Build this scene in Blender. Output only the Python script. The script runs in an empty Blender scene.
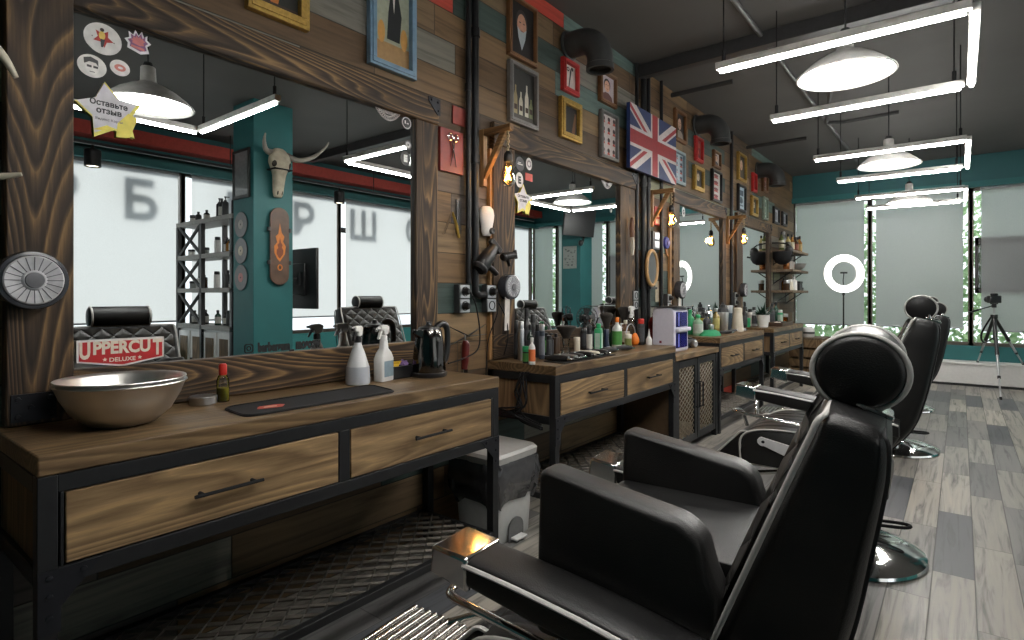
import bpy, math, random
from mathutils import Vector, Matrix, Euler
R = math.radians
PI = math.pi
sc = bpy.context.scene
col = sc.collection
rnd = random.Random(7)

# ------------------------------------------------------------------ camera
CAMX, CAMH, F = 2.2, 1.25, 570.0
YAW = R(38.2)
S_, C_ = math.sin(YAW), math.cos(YAW)
HOR = 296.0
cam = bpy.data.cameras.new('camera'); camo = bpy.data.objects.new('camera', cam); col.objects.link(camo)
camo.location = (CAMX, 0, CAMH); camo.rotation_euler = (R(90), 0, YAW)
cam.sensor_width = 36; cam.lens = F / 1024 * 36; cam.shift_y = -(320 - HOR) / 1024
cam.clip_start = 0.02
sc.camera = camo
sc.view_settings.view_transform = 'Standard'; sc.view_settings.look = 'None'
sc.view_settings.gamma = 1; sc.view_settings.use_curve_mapping = False
sc.view_settings.exposure = 0.42
sc.cycles.max_bounces = 10; sc.cycles.diffuse_bounces = 4; sc.cycles.glossy_bounces = 5
sc.cycles.transmission_bounces = 6; sc.cycles.transparent_max_bounces = 8
sc.cycles.caustics_reflective = False; sc.cycles.caustics_refractive = False
sc.cycles.sample_clamp_indirect = 4.0

def Yat(px, X):
    'y of the point on the plane x = X seen at image column px'
    k = (px - 512) / F; dx = X - CAMX
    return -dx * (C_ + k * S_) / (S_ - k * C_)
def dep(X, Y): return -(X - CAMX) * S_ + Y * C_
def Zat(px, py, X): return CAMH + (HOR - py) / F * dep(X, Yat(px, X))
def atz(px, py, z):
    'x, y of the point at height z seen at the pixel'
    d = F * (CAMH - z) / (py - HOR); r = (px - 512) / F * d
    return CAMX - d * S_ + r * C_, d * C_ + r * S_

# ------------------------------------------------------------------ mesh builder
class MB:
    def __init__(s): s.v = []; s.f = []; s.m = []; s.M = None
    def add(s, vs, fs, m=0):
        b = len(s.v)
        s.v += [tuple(s.M @ Vector(p)) for p in vs] if s.M is not None else [tuple(p) for p in vs]
        s.f += [tuple(b + i for i in q) for q in fs]; s.m += [m] * len(fs)
        return s
    def box(s, a, b, m=0):
        x0, x1 = sorted((a[0], b[0])); y0, y1 = sorted((a[1], b[1])); z0, z1 = sorted((a[2], b[2]))
        return s.add([(x0,y0,z0),(x1,y0,z0),(x1,y1,z0),(x0,y1,z0),(x0,y0,z1),(x1,y0,z1),(x1,y1,z1),(x0,y1,z1)],
              [(0,3,2,1),(4,5,6,7),(0,1,5,4),(1,2,6,5),(2,3,7,6),(3,0,4,7)], m)
    def cbox(s, c, d, m=0): return s.box([c[i]-d[i]/2 for i in range(3)], [c[i]+d[i]/2 for i in range(3)], m)
    def prism(s, poly, axis, t0, t1, m=0):
        n = len(poly)
        def P(p, t):
            a, b = p
            return {'x': (t, a, b), 'y': (a, t, b), 'z': (a, b, t)}[axis]
        vs = [P(p, t0) for p in poly] + [P(p, t1) for p in poly]
        ar = sum(poly[i][0]*poly[(i+1)%n][1]-poly[(i+1)%n][0]*poly[i][1] for i in range(n))
        fl = (ar > 0) != (axis == 'y')
        if t1 < t0: fl = not fl
        fs = [tuple(range(n-1,-1,-1)), tuple(range(n, 2*n))] + [(i, (i+1)%n, n+(i+1)%n, n+i) for i in range(n)]
        if not fl: fs = [q[::-1] for q in fs]
        return s.add(vs, fs, m)
    def loft(s, rings, m=0, caps=True, closed=False):
        n = len(rings[0]); k = len(rings)
        vs = [p for r in rings for p in r]
        fs = []
        for i in range(k if closed else k-1):
            j = (i+1) % k
            for a in range(n):
                b = (a+1) % n
                fs.append((i*n+a, i*n+b, j*n+b, j*n+a))
        if caps and not closed:
            fs.append(tuple(range(n-1,-1,-1))); fs.append(tuple((k-1)*n+a for a in range(n)))
        return s.add(vs, fs, m)
    def tube(s, pts, r, n=8, m=0, closed=False, flat=1.0):
        pts = [Vector(p) for p in pts]; k = len(pts)
        rs = r if isinstance(r, (list, tuple)) else [r]*k
        def tan(i):
            if closed: t = pts[(i+1)%k]-pts[i-1]
            else: t = pts[min(i+1,k-1)]-pts[max(i-1,0)]
            return t.normalized() if t.length > 1e-9 else Vector((0,0,1))
        t = tan(0); up = Vector((0,0,1)) if abs(t.z) < 0.9 else Vector((0,1,0))
        u = (up - t*up.dot(t)).normalized(); rings = []
        for i in range(k):
            t = tan(i); u = (u - t*u.dot(t))
            u = u.normalized() if u.length > 1e-6 else t.orthogonal().normalized()
            w = t.cross(u)
            rings.append([tuple(pts[i] + (w*math.cos(2*PI*a/n)*rs[i] + u*math.sin(2*PI*a/n)*rs[i]*flat)) for a in range(n)])
        return s.loft(rings, m, True, closed)
    def lathe(s, prof, o=(0,0,0), n=24, axis='z', m=0, sx=1.0, sy=1.0):
        o = Vector(o); vs = []; idx = []
        def P(r, h, a):
            c, q = math.cos(a)*r*sx, math.sin(a)*r*sy
            p = {'z': (c,q,h), 'x': (h,c,q), 'y': (q,h,c)}[axis]
            return tuple(o + Vector(p))
        for r, h in prof:
            if abs(r) < 1e-7: idx.append([len(vs)]); vs.append(P(0,h,0))
            else: idx.append(list(range(len(vs), len(vs)+n))); vs += [P(r,h,2*PI*a/n) for a in range(n)]
        fs = []
        for A, B in zip(idx, idx[1:]):
            for a in range(n):
                b = (a+1) % n
                if len(A) == 1 and len(B) == 1: break
                if len(A) == 1: fs.append((A[0], B[b], B[a]))
                elif len(B) == 1: fs.append((A[a], A[b], B[0]))
                else: fs.append((A[a], A[b], B[b], B[a]))
        return s.add(vs, fs, m)
    def cyl(s, a, b, r0, r1=None, n=16, m=0): return s.tube([a, b], [r0, r0 if r1 is None else r1], n, m)
    def ell(s, o, rx, ry, rz, n=16, k=10, m=0):
        return s.lathe([(math.sin(PI*i/k) if 0 < i < k else 0, -math.cos(PI*i/k)*rz) for i in range(k+1)], o, n, 'z', m, rx, ry)
    def build(s, name, mats, parent=None, loc=(0,0,0), rot=(0,0,0), smooth=None, bevel=0, seg=2):
        me = bpy.data.meshes.new(name); me.from_pydata(s.v, [], s.f)
        mats = mats if isinstance(mats, (list, tuple)) else [mats]
        for m in mats: me.materials.append(m)
        me.polygons.foreach_set('material_index', s.m)
        if smooth is not None or bevel:
            me.polygons.foreach_set('use_smooth', [True]*len(s.f))
            me.set_sharp_from_angle(angle=R(smooth if smooth is not None else 35))
        me.update()
        o = bpy.data.objects.new(name, me); col.objects.link(o)
        o.location = loc; o.rotation_euler = rot
        if parent is not None: o.parent = parent
        if bevel:
            b = o.modifiers.new('bevel', 'BEVEL'); b.width = bevel; b.segments = seg; b.limit_method = 'ANGLE'; b.angle_limit = R(40)
        return o

def tag(o, label, cat, group=None, kind=None):
    o['label'] = label; o['category'] = cat
    if group: o['group'] = group
    if kind: o['kind'] = kind
    return o
def thing(name, label, cat, loc=(0,0,0), rz=0, group=None):
    o = bpy.data.objects.new(name, None); col.objects.link(o); o.empty_display_size = .05
    o.location = loc; o.rotation_euler = (0,0,rz)
    return tag(o, label, cat, group)
def struct(o, label=None):
    o['kind'] = 'structure'
    if label: o['label'] = label
    return o
def copy_tree(o, parent=None):
    c = o.copy(); col.objects.link(c)
    if parent is not None: c.parent = parent
    for ch in list(o.children): copy_tree(ch, c)
    return c
def text(name, body, size, mat, parent=None, loc=(0,0,0), rot=(R(90),0,R(90)), ext=.0008, width=None, height=None, align='CENTER', shear=0, bold=0):
    cu = bpy.data.curves.new(name, 'FONT'); cu.body = body; cu.size = size; cu.extrude = ext; cu.align_x = align; cu.align_y = 'CENTER'
    cu.shear = shear; cu.offset = bold; cu.resolution_u = 3
    q = bpy.data.objects.new('lettering', cu); col.objects.link(q)
    dg = bpy.context.evaluated_depsgraph_get(); dg.update()
    me = bpy.data.meshes.new_from_object(q.evaluated_get(dg)); bpy.data.objects.remove(q); bpy.data.curves.remove(cu)
    xs = [v.co.x for v in me.vertices]; ys = [v.co.y for v in me.vertices]
    cx, cy, dx, dy = (min(xs)+max(xs))/2, (min(ys)+max(ys))/2, max(xs)-min(xs), max(ys)-min(ys)
    sx = width/dx if width else 1; sy = height/dy if height else (sx if width else 1)
    if width is None: sx = sy
    for v in me.vertices: v.co.x = (v.co.x-(cx if align == 'CENTER' else 0))*sx; v.co.y = (v.co.y-cy)*sy
    me.materials.clear(); me.materials.append(mat); me.polygons.foreach_set('material_index', [0]*len(me.polygons))
    o = bpy.data.objects.new(name, me); col.objects.link(o); o.location = loc; o.rotation_euler = rot
    if parent is not None: o.parent = parent
    return o

# ------------------------------------------------------------------ materials
def srgb(r, g, b):
    f = lambda c: c/12.92 if c <= .04045 else ((c+.055)/1.055)**2.4
    return (f(r/255), f(g/255), f(b/255), 1)
class NT:
    def __init__(s, name):
        s.mat = bpy.data.materials.new(name); s.mat.use_nodes = True; s.t = s.mat.node_tree; s.t.nodes.clear()
        s.out = s.n('ShaderNodeOutputMaterial')
    def n(s, kind, **kw):
        x = s.t.nodes.new(kind)
        for k, v in kw.items():
            if k.startswith('i_'):
                key = k[2:].replace('_', ' ')
                x.inputs[int(key) if key.isdigit() else key].default_value = v
            else: setattr(x, k, v)
        return x
    def l(s, a, b): s.t.links.new(a, b)
    def math(s, op, a, b=None, c=None):
        x = s.n('ShaderNodeMath', operation=op)
        for i, q in enumerate((a, b, c)):
            if q is None: continue
            if isinstance(q, (int, float)): x.inputs[i].default_value = q
            else: s.l(q, x.inputs[i])
        return x.outputs[0]
    def ramp(s, fac, stops, interp='LINEAR'):
        x = s.n('ShaderNodeValToRGB'); cr = x.color_ramp; cr.interpolation = interp
        while len(cr.elements) < len(stops): cr.elements.new(.5)
        for e, (p, c) in zip(cr.elements, stops): e.position = p; e.color = c
        s.l(fac, x.inputs[0]); return x.outputs[0]
    def mix(s, fac, a, b, mode='MIX'):
        x = s.n('ShaderNodeMix', data_type='RGBA', blend_type=mode)
        for i, q in ((0, fac), (6, a), (7, b)):
            if isinstance(q, (int, float, tuple)): x.inputs[i].default_value = q
            else: s.l(q, x.inputs[i])
        return x.outputs[2]
    def bsdf(s, color, rough=.5, metal=0, spec=.5, normal=None, **kw):
        b = s.n('ShaderNodeBsdfPrincipled')
        for key, q in (('Base Color', color), ('Roughness', rough), ('Metallic', metal), ('Specular IOR Level', spec), ('Normal', normal)):
            if q is None: continue
            if isinstance(q, (int, float, tuple)): b.inputs[key].default_value = q
            else: s.l(q, b.inputs[key])
        for k, v in kw.items(): b.inputs[k.replace('_', ' ')].default_value = v
        s.l(b.outputs[0], s.out.inputs[0]); return b
    def bump(s, h, strength=.3, dist=.01):
        b = s.n('ShaderNodeBump'); b.inputs['Strength'].default_value = strength; b.inputs['Distance'].default_value = dist
        s.l(h, b.inputs['Height']); return b.outputs[0]
_mc = {}
def M(name, color=None, rough=.5, metal=0, spec=.5, var=.12, scale=30, **kw):
    'plain material with a little procedural mottling'
    if name in _mc: return _mc[name]
    t = NT(name)
    tc = t.n('ShaderNodeTexCoord'); nz = t.n('ShaderNodeTexNoise'); nz.inputs['Scale'].default_value = scale; nz.inputs['Detail'].default_value = 3
    t.l(tc.outputs['Object'], nz.inputs['Vector'])
    lo = tuple(c*(1-var) for c in color[:3]) + (1,); hi = tuple(min(1, c*(1+var)) for c in color[:3]) + (1,)
    t.bsdf(t.ramp(nz.outputs[0], [(.3, lo), (.7, hi)]), rough, metal, spec, **kw)
    _mc[name] = t.mat; return t.mat
def emit(name, color, strength):
    if name in _mc: return _mc[name]
    t = NT(name); e = t.n('ShaderNodeEmission'); e.inputs[0].default_value = color; e.inputs[1].default_value = strength
    t.l(e.outputs[0], t.out.inputs[0]); _mc[name] = t.mat; return t.mat
def glass(name, color=(1,1,1,1), rough=0.0, ior=1.45):
    if name in _mc: return _mc[name]
    t = NT(name)
    fr = t.n('ShaderNodeFresnel'); fr.inputs[0].default_value = ior
    tr = t.n('ShaderNodeBsdfTransparent'); tr.inputs[0].default_value = color
    gl = t.n('ShaderNodeBsdfGlossy'); gl.inputs['Roughness'].default_value = rough
    mx = t.n('ShaderNodeMixShader'); t.l(fr.outputs[0], mx.inputs[0]); t.l(tr.outputs[0], mx.inputs[1]); t.l(gl.outputs[0], mx.inputs[2])
    t.l(mx.outputs[0], t.out.inputs[0]); _mc[name] = t.mat; return t.mat
def wood(name, axis, stops, rough=.55, ring=1.0, fine=1.0, bump=.25, spec=.3, amp=.36):
    'timber with long grain along the axis, cathedral figure and fine fibres; every object gets its own cut'
    t = NT(name)
    tc = t.n('ShaderNodeTexCoord'); oi = t.n('ShaderNodeObjectInfo')
    off = t.n('ShaderNodeCombineXYZ')
    for i, k in enumerate((13.7, 7.1, 5.3)): t.l(t.math('MULTIPLY', oi.outputs['Random'], k), off.inputs[i])
    ad = t.n('ShaderNodeVectorMath', operation='ADD'); t.l(tc.outputs['Object'], ad.inputs[0]); t.l(off.outputs[0], ad.inputs[1])
    def mapped(long, cross):
        mp = t.n('ShaderNodeMapping'); sc3 = [cross]*3; sc3['xyz'.index(axis)] = long; mp.inputs['Scale'].default_value = sc3
        t.l(ad.outputs[0], mp.inputs['Vector']); return mp.outputs[0]
    n1 = t.n('ShaderNodeTexNoise', i_Scale=1.0, i_Detail=1.5, i_Distortion=.35); t.l(mapped(.38, 3.6), n1.inputs['Vector'])
    rings = t.math('FRACT', t.math('MULTIPLY', n1.outputs[0], 30.0*ring))
    tri = t.math('MULTIPLY', t.math('MINIMUM', rings, t.math('MULTIPLY', t.math('SUBTRACT', 1.0, rings), 3.0)), 1.3)
    n2 = t.n('ShaderNodeTexNoise', i_Scale=1.0, i_Detail=5.0, i_Roughness=.65); t.l(mapped(5.0, 130.0*fine), n2.inputs['Vector'])
    n3 = t.n('ShaderNodeTexNoise', i_Scale=1.0, i_Detail=3.0); t.l(mapped(1.2, 3.5), n3.inputs['Vector'])
    f = t.math('ADD', t.math('ADD', t.math('MULTIPLY', tri, amp), t.math('MULTIPLY', n2.outputs[0], .98-amp)), t.math('MULTIPLY', t.math('SUBTRACT', n3.outputs[0], .5), .75))
    c = t.ramp(f, stops)
    t.bsdf(c, rough, 0, spec, t.bump(f, bump, .004))
    return t.mat
def L3(a, k=1): return (a[0]*k, a[1]*k, a[2]*k, 1)

burnt_y = wood('charred timber', 'y', [(.15, (.012,.009,.007,1)), (.42, (.038,.024,.015,1)), (.62, (.085,.052,.028,1)), (.82, (.24,.145,.062,1))], .6, 1.5, fine=.8, amp=.48)
burnt_z = wood('charred upright timber', 'z', [(.15, (.012,.009,.007,1)), (.42, (.038,.024,.015,1)), (.62, (.085,.052,.028,1)), (.82, (.24,.145,.062,1))], .6, 1.5, fine=.8, amp=.48)
oak_y = wood('oiled pine', 'y', [(.1, (.06,.036,.018,1)), (.4, (.15,.095,.048,1)), (.62, (.25,.165,.085,1)), (.9, (.47,.30,.135,1))], .5, .8, fine=.55, amp=.34)
top_y = wood('dark oiled worktop', 'y', [(.1, (.04,.024,.012,1)), (.4, (.10,.062,.031,1)), (.62, (.17,.11,.056,1)), (.9, (.31,.205,.105,1))], .42, .8, fine=.55, amp=.34)
oak_x = wood('oiled pine end panel', 'z', [(.1, (.05,.03,.016,1)), (.45, (.13,.08,.04,1)), (.9, (.28,.18,.09,1))], .55, .7)
amber_z = wood('amber stained timber', 'z', [(.1, (.10,.05,.02,1)), (.5, (.28,.15,.06,1)), (.9, (.45,.27,.12,1))], .5, .7)
amber_x = wood('amber stained bracket timber', 'x', [(.1, (.10,.05,.02,1)), (.5, (.26,.14,.055,1)), (.9, (.42,.25,.11,1))], .5, .7)

def plank_wall(name, a, b, h, L, palette, gap=.004, rough=.6, bumpy=.5, grain=1.0, grain_amt=.5, rough_var=.0, spec=.35):
    'boards in rows: a = axis along the boards, b = axis across them; every board its own colour and grain'
    t = NT(name)
    geo = t.n('ShaderNodeNewGeometry'); sp = t.n('ShaderNodeSeparateXYZ'); t.l(geo.outputs['Position'], sp.inputs[0])
    u = sp.outputs['xyz'.index(a)]; v = sp.outputs['xyz'.index(b)]
    rv = t.math('DIVIDE', v, h); row = t.math('FLOOR', rv); fv = t.math('FRACT', rv)
    w1 = t.n('ShaderNodeTexWhiteNoise', noise_dimensions='1D'); t.l(row, w1.inputs['W'])
    uu = t.math('ADD', t.math('DIVIDE', u, L), t.math('MULTIPLY', w1.outputs[0], 7.3)); cl = t.math('FLOOR', uu); fu = t.math('FRACT', uu)
    cb = t.n('ShaderNodeCombineXYZ'); t.l(row, cb.inputs[0]); t.l(cl, cb.inputs[1])
    w2 = t.n('ShaderNodeTexWhiteNoise', noise_dimensions='2D'); t.l(cb.outputs[0], w2.inputs['Vector'])
    base = t.ramp(w2.outputs[0], palette, 'CONSTANT')
    # grain
    cg = t.n('ShaderNodeCombineXYZ'); t.l(t.math('ADD', t.math('MULTIPLY', u, 1.6*grain), t.math('MULTIPLY', w2.outputs[0], 31.0)), cg.inputs[0])
    t.l(t.math('MULTIPLY', v, 26.0*grain), cg.inputs[1]); t.l(t.math('MULTIPLY', w2.outputs[0], 17.0), cg.inputs[2])
    n1 = t.n('ShaderNodeTexNoise', i_Scale=1.0, i_Detail=6.0, i_Roughness=.62, i_Distortion=.9); t.l(cg.outputs[0], n1.inputs['Vector'])
    g = t.ramp(n1.outputs[0], [(.30, (1-grain_amt,)*3+(1,)), (.5, (.92,.92,.92,1)), (.72, (1.18,1.16,1.12,1))])
    c = t.mix(1.0, base, g, 'MULTIPLY')
    # fine dark seams between boards
    ev = t.math('MINIMUM', fv, t.math('SUBTRACT', 1.0, fv)); eu = t.math('MINIMUM', fu, t.math('SUBTRACT', 1.0, fu))
    e = t.math('MINIMUM', t.math('MULTIPLY', ev, h), t.math('MULTIPLY', eu, L))
    seam = t.math('SMOOTH_MIN', t.math('DIVIDE', e, gap), 1.0, .2)
    c = t.mix(seam, (.012,.010,.008,1), c)
    hgt = t.math('ADD', t.math('MULTIPLY', seam, 1.0), t.math('MULTIPLY', n1.outputs[0], .35))
    t.bsdf(c, t.math('ADD', t.math('MULTIPLY', n1.outputs[0], rough_var), rough), 0, spec, t.bump(hgt, bumpy, .004))
    return t.mat
BR = [(.17,.105,.052),(.12,.072,.036),(.22,.145,.075),(.085,.055,.032),(.18,.12,.066)]
wall_mat = plank_wall('reclaimed wall boards', 'y', 'z', .165, 1.15, [
    (0, BR[0]+(1,)), (.10, BR[1]+(1,)), (.20, (.11,.165,.15,1)), (.27, BR[2]+(1,)), (.37, BR[3]+(1,)), (.46, (.045,.07,.062,1)), (.52, BR[4]+(1,)),
    (.61, (.20,.19,.16,1)), (.67, BR[1]+(1,)), (.76, (.26,.27,.17,1)), (.81, BR[0]+(1,)), (.88, (.10,.085,.075,1)), (.93, BR[2]+(1,)), (.975, (.42,.055,.035,1))])
floor_mat = plank_wall('weathered plank floor', 'y', 'x', .150, .92, [
    (0, (.27,.25,.22,1)), (.13, (.20,.19,.18,1)), (.27, (.32,.295,.255,1)), (.42, (.14,.137,.135,1)), (.54, (.27,.255,.23,1)), (.66, (.085,.088,.096,1)), (.76, (.36,.33,.285,1)), (.88, (.175,.17,.165,1))],
    gap=.0035, rough=.30, bumpy=.25, grain=1.0, grain_amt=.85, rough_var=.25, spec=.5)

steel = M('black powder coated steel', (.012,.0125,.014), .45, .3, .5)
steel_flat = M('dark steel plate', (.020,.021,.026), .42, .6)
chrome = M('polished chrome', (.78,.77,.75), .09, 1, var=.03)
brushed = M('brushed stainless steel', (.78,.765,.74), .36, 1, var=.06, scale=8)
silver = M('satin aluminium', (.55,.55,.56), .32, 1, var=.04)
black_pl = M('black plastic', (.012,.012,.013), .35)
black_matt = M('matt black rubber', (.010,.010,.011), .75, spec=.25)
dark_pl = M('charcoal plastic', (.035,.036,.038), .45)
grey_pl = M('grey plastic', (.28,.28,.28), .5)
white_pl = M('white plastic', (.72,.71,.69), .4, var=.04)
cream_pl = M('cream plastic', (.62,.57,.47), .45, var=.05)
teal = M('teal painted plaster', (.018,.125,.128), .6, var=.08, scale=3)
teal_dk = M('deep teal painted plaster', (.012,.085,.092), .6, var=.08, scale=3)
ceil_m = M('charcoal ceiling paint', (.085,.082,.078), .75, var=.06, scale=2)
mirror_m = M('mirror glass', (.80,.83,.83), .0, 1, var=.0)
gold = M('gilt frame moulding', (.50,.33,.09), .38, .75, var=.2, scale=60)
orange_pl = M('orange plastic', (.80,.20,.02), .4)
red_pl = M('red plastic', (.55,.03,.02), .4)
green_pl = M('green plastic', (.02,.30,.11), .35)
clear = glass('clear plastic', (.86,.88,.88,1), .02)
clear_g = glass('clear green plastic', (.55,.85,.62,1), .02)
# ------------------------------------------------------------------ room shell
CEIL = 3.24; RW = 5.42; FW = 10.45; BACK = -2.0
def sbox(name, a, b, m, bevel=0, parent=None, label=None):
    o = MB().box(a, b).build(name, m, parent, bevel=bevel)
    if parent is None: struct(o, label)
    return o
sbox('floor', (-.12, BACK-.12, -.1), (RW+.2, FW+.2, 0), floor_mat, label='weathered grey and beige plank floor')
sbox('ceiling', (-.12, BACK-.12, CEIL), (RW+.2, FW+.2, CEIL+.1), ceil_m, label='charcoal painted ceiling')
sbox('wall_left', (-.12, BACK, 0), (0, FW+.1, CEIL), wall_mat, label='wall of reclaimed boards in mixed brown, teal and red')
sbox('wall_back', (-.12, BACK-.12, 0), (RW+.2, BACK, CEIL), teal_dk, label='plain deep teal wall')
wf = thing('wall_far', 'x', 'x'); del wf['category']; struct(wf, 'teal painted wall below and above the far windows')
sbox('sill_wall', (0, FW-.02, 0), (RW, FW+.14, .54), teal, parent=wf)
sbox('head_beam', (0, FW-.10, 2.80), (RW, FW+.14, CEIL), teal_dk, parent=wf)
sbox('head_lip', (0, FW-.16, 2.78), (RW, FW-.10, 2.86), teal, parent=wf)
wr = thing('wall_right', 'x', 'x'); del wr['category']; struct(wr, 'teal painted wall below and above the street windows')
sbox('sill_wall', (RW-.02, BACK, 0), (RW+.16, FW, .70), M('light teal sill paint', (.05,.30,.30), .5, var=.05), parent=wr)
sbox('head_beam', (RW-.08, BACK, 2.80), (RW+.16, FW, CEIL), teal_dk, parent=wr)
sbox('head_lip', (RW-.16, BACK, 2.76), (RW-.08, FW, 2.84), teal, parent=wr)
sbox('red_fascia', (RW-.30, BACK, 2.98), (RW-.08, FW-.1, 3.12), M('red painted duct', (.42,.05,.035), .5), parent=wr)
sbox('end_pier', (RW-.02, BACK, .70), (RW+.16, .75, 2.80), teal_dk, parent=wr)

frame_m = M('taupe aluminium window profile', (.10,.085,.07), .45, .3)
pane_m = glass('window glass', (.96,.97,.97,1), 0)
def window(n, axis, a, b, z0, z1, at, label):
    w = bpy.data.objects.new('window_%d' % n, None); col.objects.link(w); struct(w, label)
    def bx(mb, u0, u1, zz0, zz1, d0, d1):
        if axis == 'x': mb.box((u0, at+d0, zz0), (u1, at+d1, zz1))
        else: mb.box((at+d0, u0, zz0), (at+d1, u1, zz1))
    f = MB(); t = .032
    bx(f, a-t, a+t*.6, z0, z1, -.03, .05); bx(f, b-t*.6, b+t, z0, z1, -.03, .05)
    bx(f, a, b, z0, z0+.05, -.03, .05); bx(f, a, b, z1-.05, z1, -.03, .05)
    f.build('frame', frame_m, w, bevel=.003)
    p = MB(); bx(p, a, b, z0, z1, .02, .028); p.build('pane', pane_m, w)
    return w
far_x = [.0, 1.085, 2.315, 3.55, 4.80, RW]
for i in range(5):
    window(i+1, 'x', far_x[i], far_x[i+1], .54, 2.80, FW+.03, 'tall far window looking onto greenery')
rt_y = [.75, 3.05, 5.33, 7.65, FW-.05]
for i in range(4):
    window(i+6, 'y', rt_y[i], rt_y[i+1], .70, 2.80, RW+.06, 'wide street window behind the lettering')

t = NT('translucent blind fabric')
tc = t.n('ShaderNodeTexCoord'); nz = t.n('ShaderNodeTexNoise', i_Scale=260.0, i_Detail=1.0); t.l(tc.outputs['Object'], nz.inputs['Vector'])
cc = t.ramp(nz.outputs[0], [(.3, (.60,.62,.63,1)), (.7, (.70,.72,.73,1))])
d = t.n('ShaderNodeBsdfDiffuse'); tr = t.n('ShaderNodeBsdfTranslucent'); mx = t.n('ShaderNodeMixShader', i_0=.72)
t.l(cc, d.inputs[0]); t.l(cc, tr.inputs[0]); t.l(d.outputs[0], mx.inputs[1]); t.l(tr.outputs[0], mx.inputs[2]); t.l(mx.outputs[0], t.out.inputs[0])
blind_m = t.mat
rail_m = M('grey blind rail', (.30,.31,.32), .4, .3)
def blind(axis, a, b, z0, z1, at, label):
    o = thing('roller_blind', label, 'blind', group='grey roller blinds'); del o['group']
    P = (lambda u, d, z: (u, at+d, z)) if axis == 'x' else (lambda u, d, z: (at+d, u, z))
    m = MB(); n = 14; rows = [z0+(z1-z0)*k/8 for k in range(9)]
    vs = [P(a+(b-a)*i/n, .0025*math.sin(i*1.3+k*.4), z) for k, z in enumerate(rows) for i in range(n+1)]
    m.add(vs, [(k*(n+1)+i, k*(n+1)+i+1, (k+1)*(n+1)+i+1, (k+1)*(n+1)+i) for k in range(8) for i in range(n)])
    m.build('fabric', blind_m, o, smooth=60)
    bb = MB(); bb.tube([P(a, 0, z0-.008), P(b, 0, z0-.008)], .011, 8, flat=1); bb.build('bottom_bar', rail_m, o, smooth=40)
    rr = MB(); rr.tube([P(a-.01, .02, z1+.0), P(b+.01, .02, z1+.0)], .026, 12); rr.build('roller', rail_m, o, smooth=40)
    return o
for (a, b, z0, lab) in [(.045, 1.015, .80, 'narrow grey roller blind between the board wall and first dark mullion'), (1.17, 2.23, .80, 'grey roller blind at centre of far windows behind the ring light'),
                        (2.43, 3.46, .77, 'grey roller blind behind the camera tripod, darkened by an outdoor signboard'), (3.64, 4.72, .78, 'grey roller blind beyond the tripod, nearly at the far corner'), (4.88, RW-.06, .78, 'narrowest roller blind in the far corner by the street side')]:
    blind('x', a, b, z0, 2.77, FW-.035, lab)
for (a, b, lab) in [(.82, 2.97, 'wide street blind with shadows of the first two letters, seen in the first mirror'), (3.13, 5.24, 'wide street blind with two letter shadows behind the teal column'),
                    (5.40, 7.56, 'wide street blind with a broad letter shadow, seen beside the mirrored monitor'), (7.74, 10.2, 'wide street blind at the far end of the street windows')]:
    blind('y', a, b, .95, 2.75, RW-.035, lab)

# outside: shop lettering over the street windows, greenery and pavement
dark_sign = M('dark sign letters', (.02,.02,.02), .6)
for ch, y in (('Р', 1.75), ('Б', 2.53), ('Е', 3.68), ('Р', 4.64), ('Ш', 5.70), ('О', 6.80), ('П', 7.80)):
    o = text('sign_letter', ch, .76, dark_sign, loc=(RW+.30, y, 2.52), ext=.02, bold=.018, height=.48)
    tag(o, {'Р': 'dark outdoor letter seen as a blurred loop shadow on the blind', 'Б': 'dark outdoor letter with flat top, first whole shadow in the mirror', 'Е': 'dark outdoor letter with three bars behind the bottle shelf', 'Ш': 'dark outdoor letter of three uprights on a base bar',
            'О': 'dark round outdoor letter by the mirror edge', 'П': 'dark gate-shaped outdoor letter at far end of the sign'}[ch] + (' near the mirror edge by the pilot post' if 0 else ''), 'sign letter')
    if ch == 'Р': o['label'] = 'dark outdoor letter at start of the street sign, beside the mirror post' if y < 2 else 'dark outdoor letter with a closed loop, shadow above the mirrored monitor'
leaf_m = NT('sunlit leaves')
oi = leaf_m.n('ShaderNodeNewGeometry'); nz = leaf_m.n('ShaderNodeTexNoise', i_Scale=6.0, i_Detail=3.0); leaf_m.l(oi.outputs['Position'], nz.inputs['Vector'])
cl = leaf_m.ramp(nz.outputs[0], [(.3, (.22,.36,.17,1)), (.5, (.38,.54,.32,1)), (.7, (.60,.72,.52,1))])
d = leaf_m.n('ShaderNodeBsdfDiffuse'); tr = leaf_m.n('ShaderNodeBsdfTranslucent'); mx = leaf_m.n('ShaderNodeMixShader', i_0=.4)
for q in (d, tr): leaf_m.l(cl, q.inputs[0])
leaf_m.l(d.outputs[0], mx.inputs[1]); leaf_m.l(tr.outputs[0], mx.inputs[2]); leaf_m.l(mx.outputs[0], leaf_m.out.inputs[0])
h = MB(); rr = random.Random(3)
for i in range(15000):
    x = rr.uniform(-1.5, 7.5); z = rr.uniform(-.2, 3.4)**1.0; y = 11.6 + rr.random()*1.4 + .25*math.sin(x*2.1)
    if z > 1.9 and rr.random() < .35: continue
    u = Vector((rr.gauss(0,1), rr.gauss(0,1), rr.gauss(0,1))).normalized(); v = u.orthogonal().normalized(); s = rr.uniform(.045, .10)
    c = Vector((x, y, z)); h.add([c-u*s, c+v*s*.5, c+u*s, c-v*s*.5], [(0,1,2,3)])
hedge = h.build('hedge_foliage', leaf_m.mat); tag(hedge, 'sunlit green shrubbery outside the far windows', 'foliage', kind='stuff')
struct(MB().box((-6, -6, -.45), (16, 22, -.3)).build('pavement', M('pale outdoor paving', (.55,.54,.50), .8)), 'pale paving outside the windows')
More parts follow.
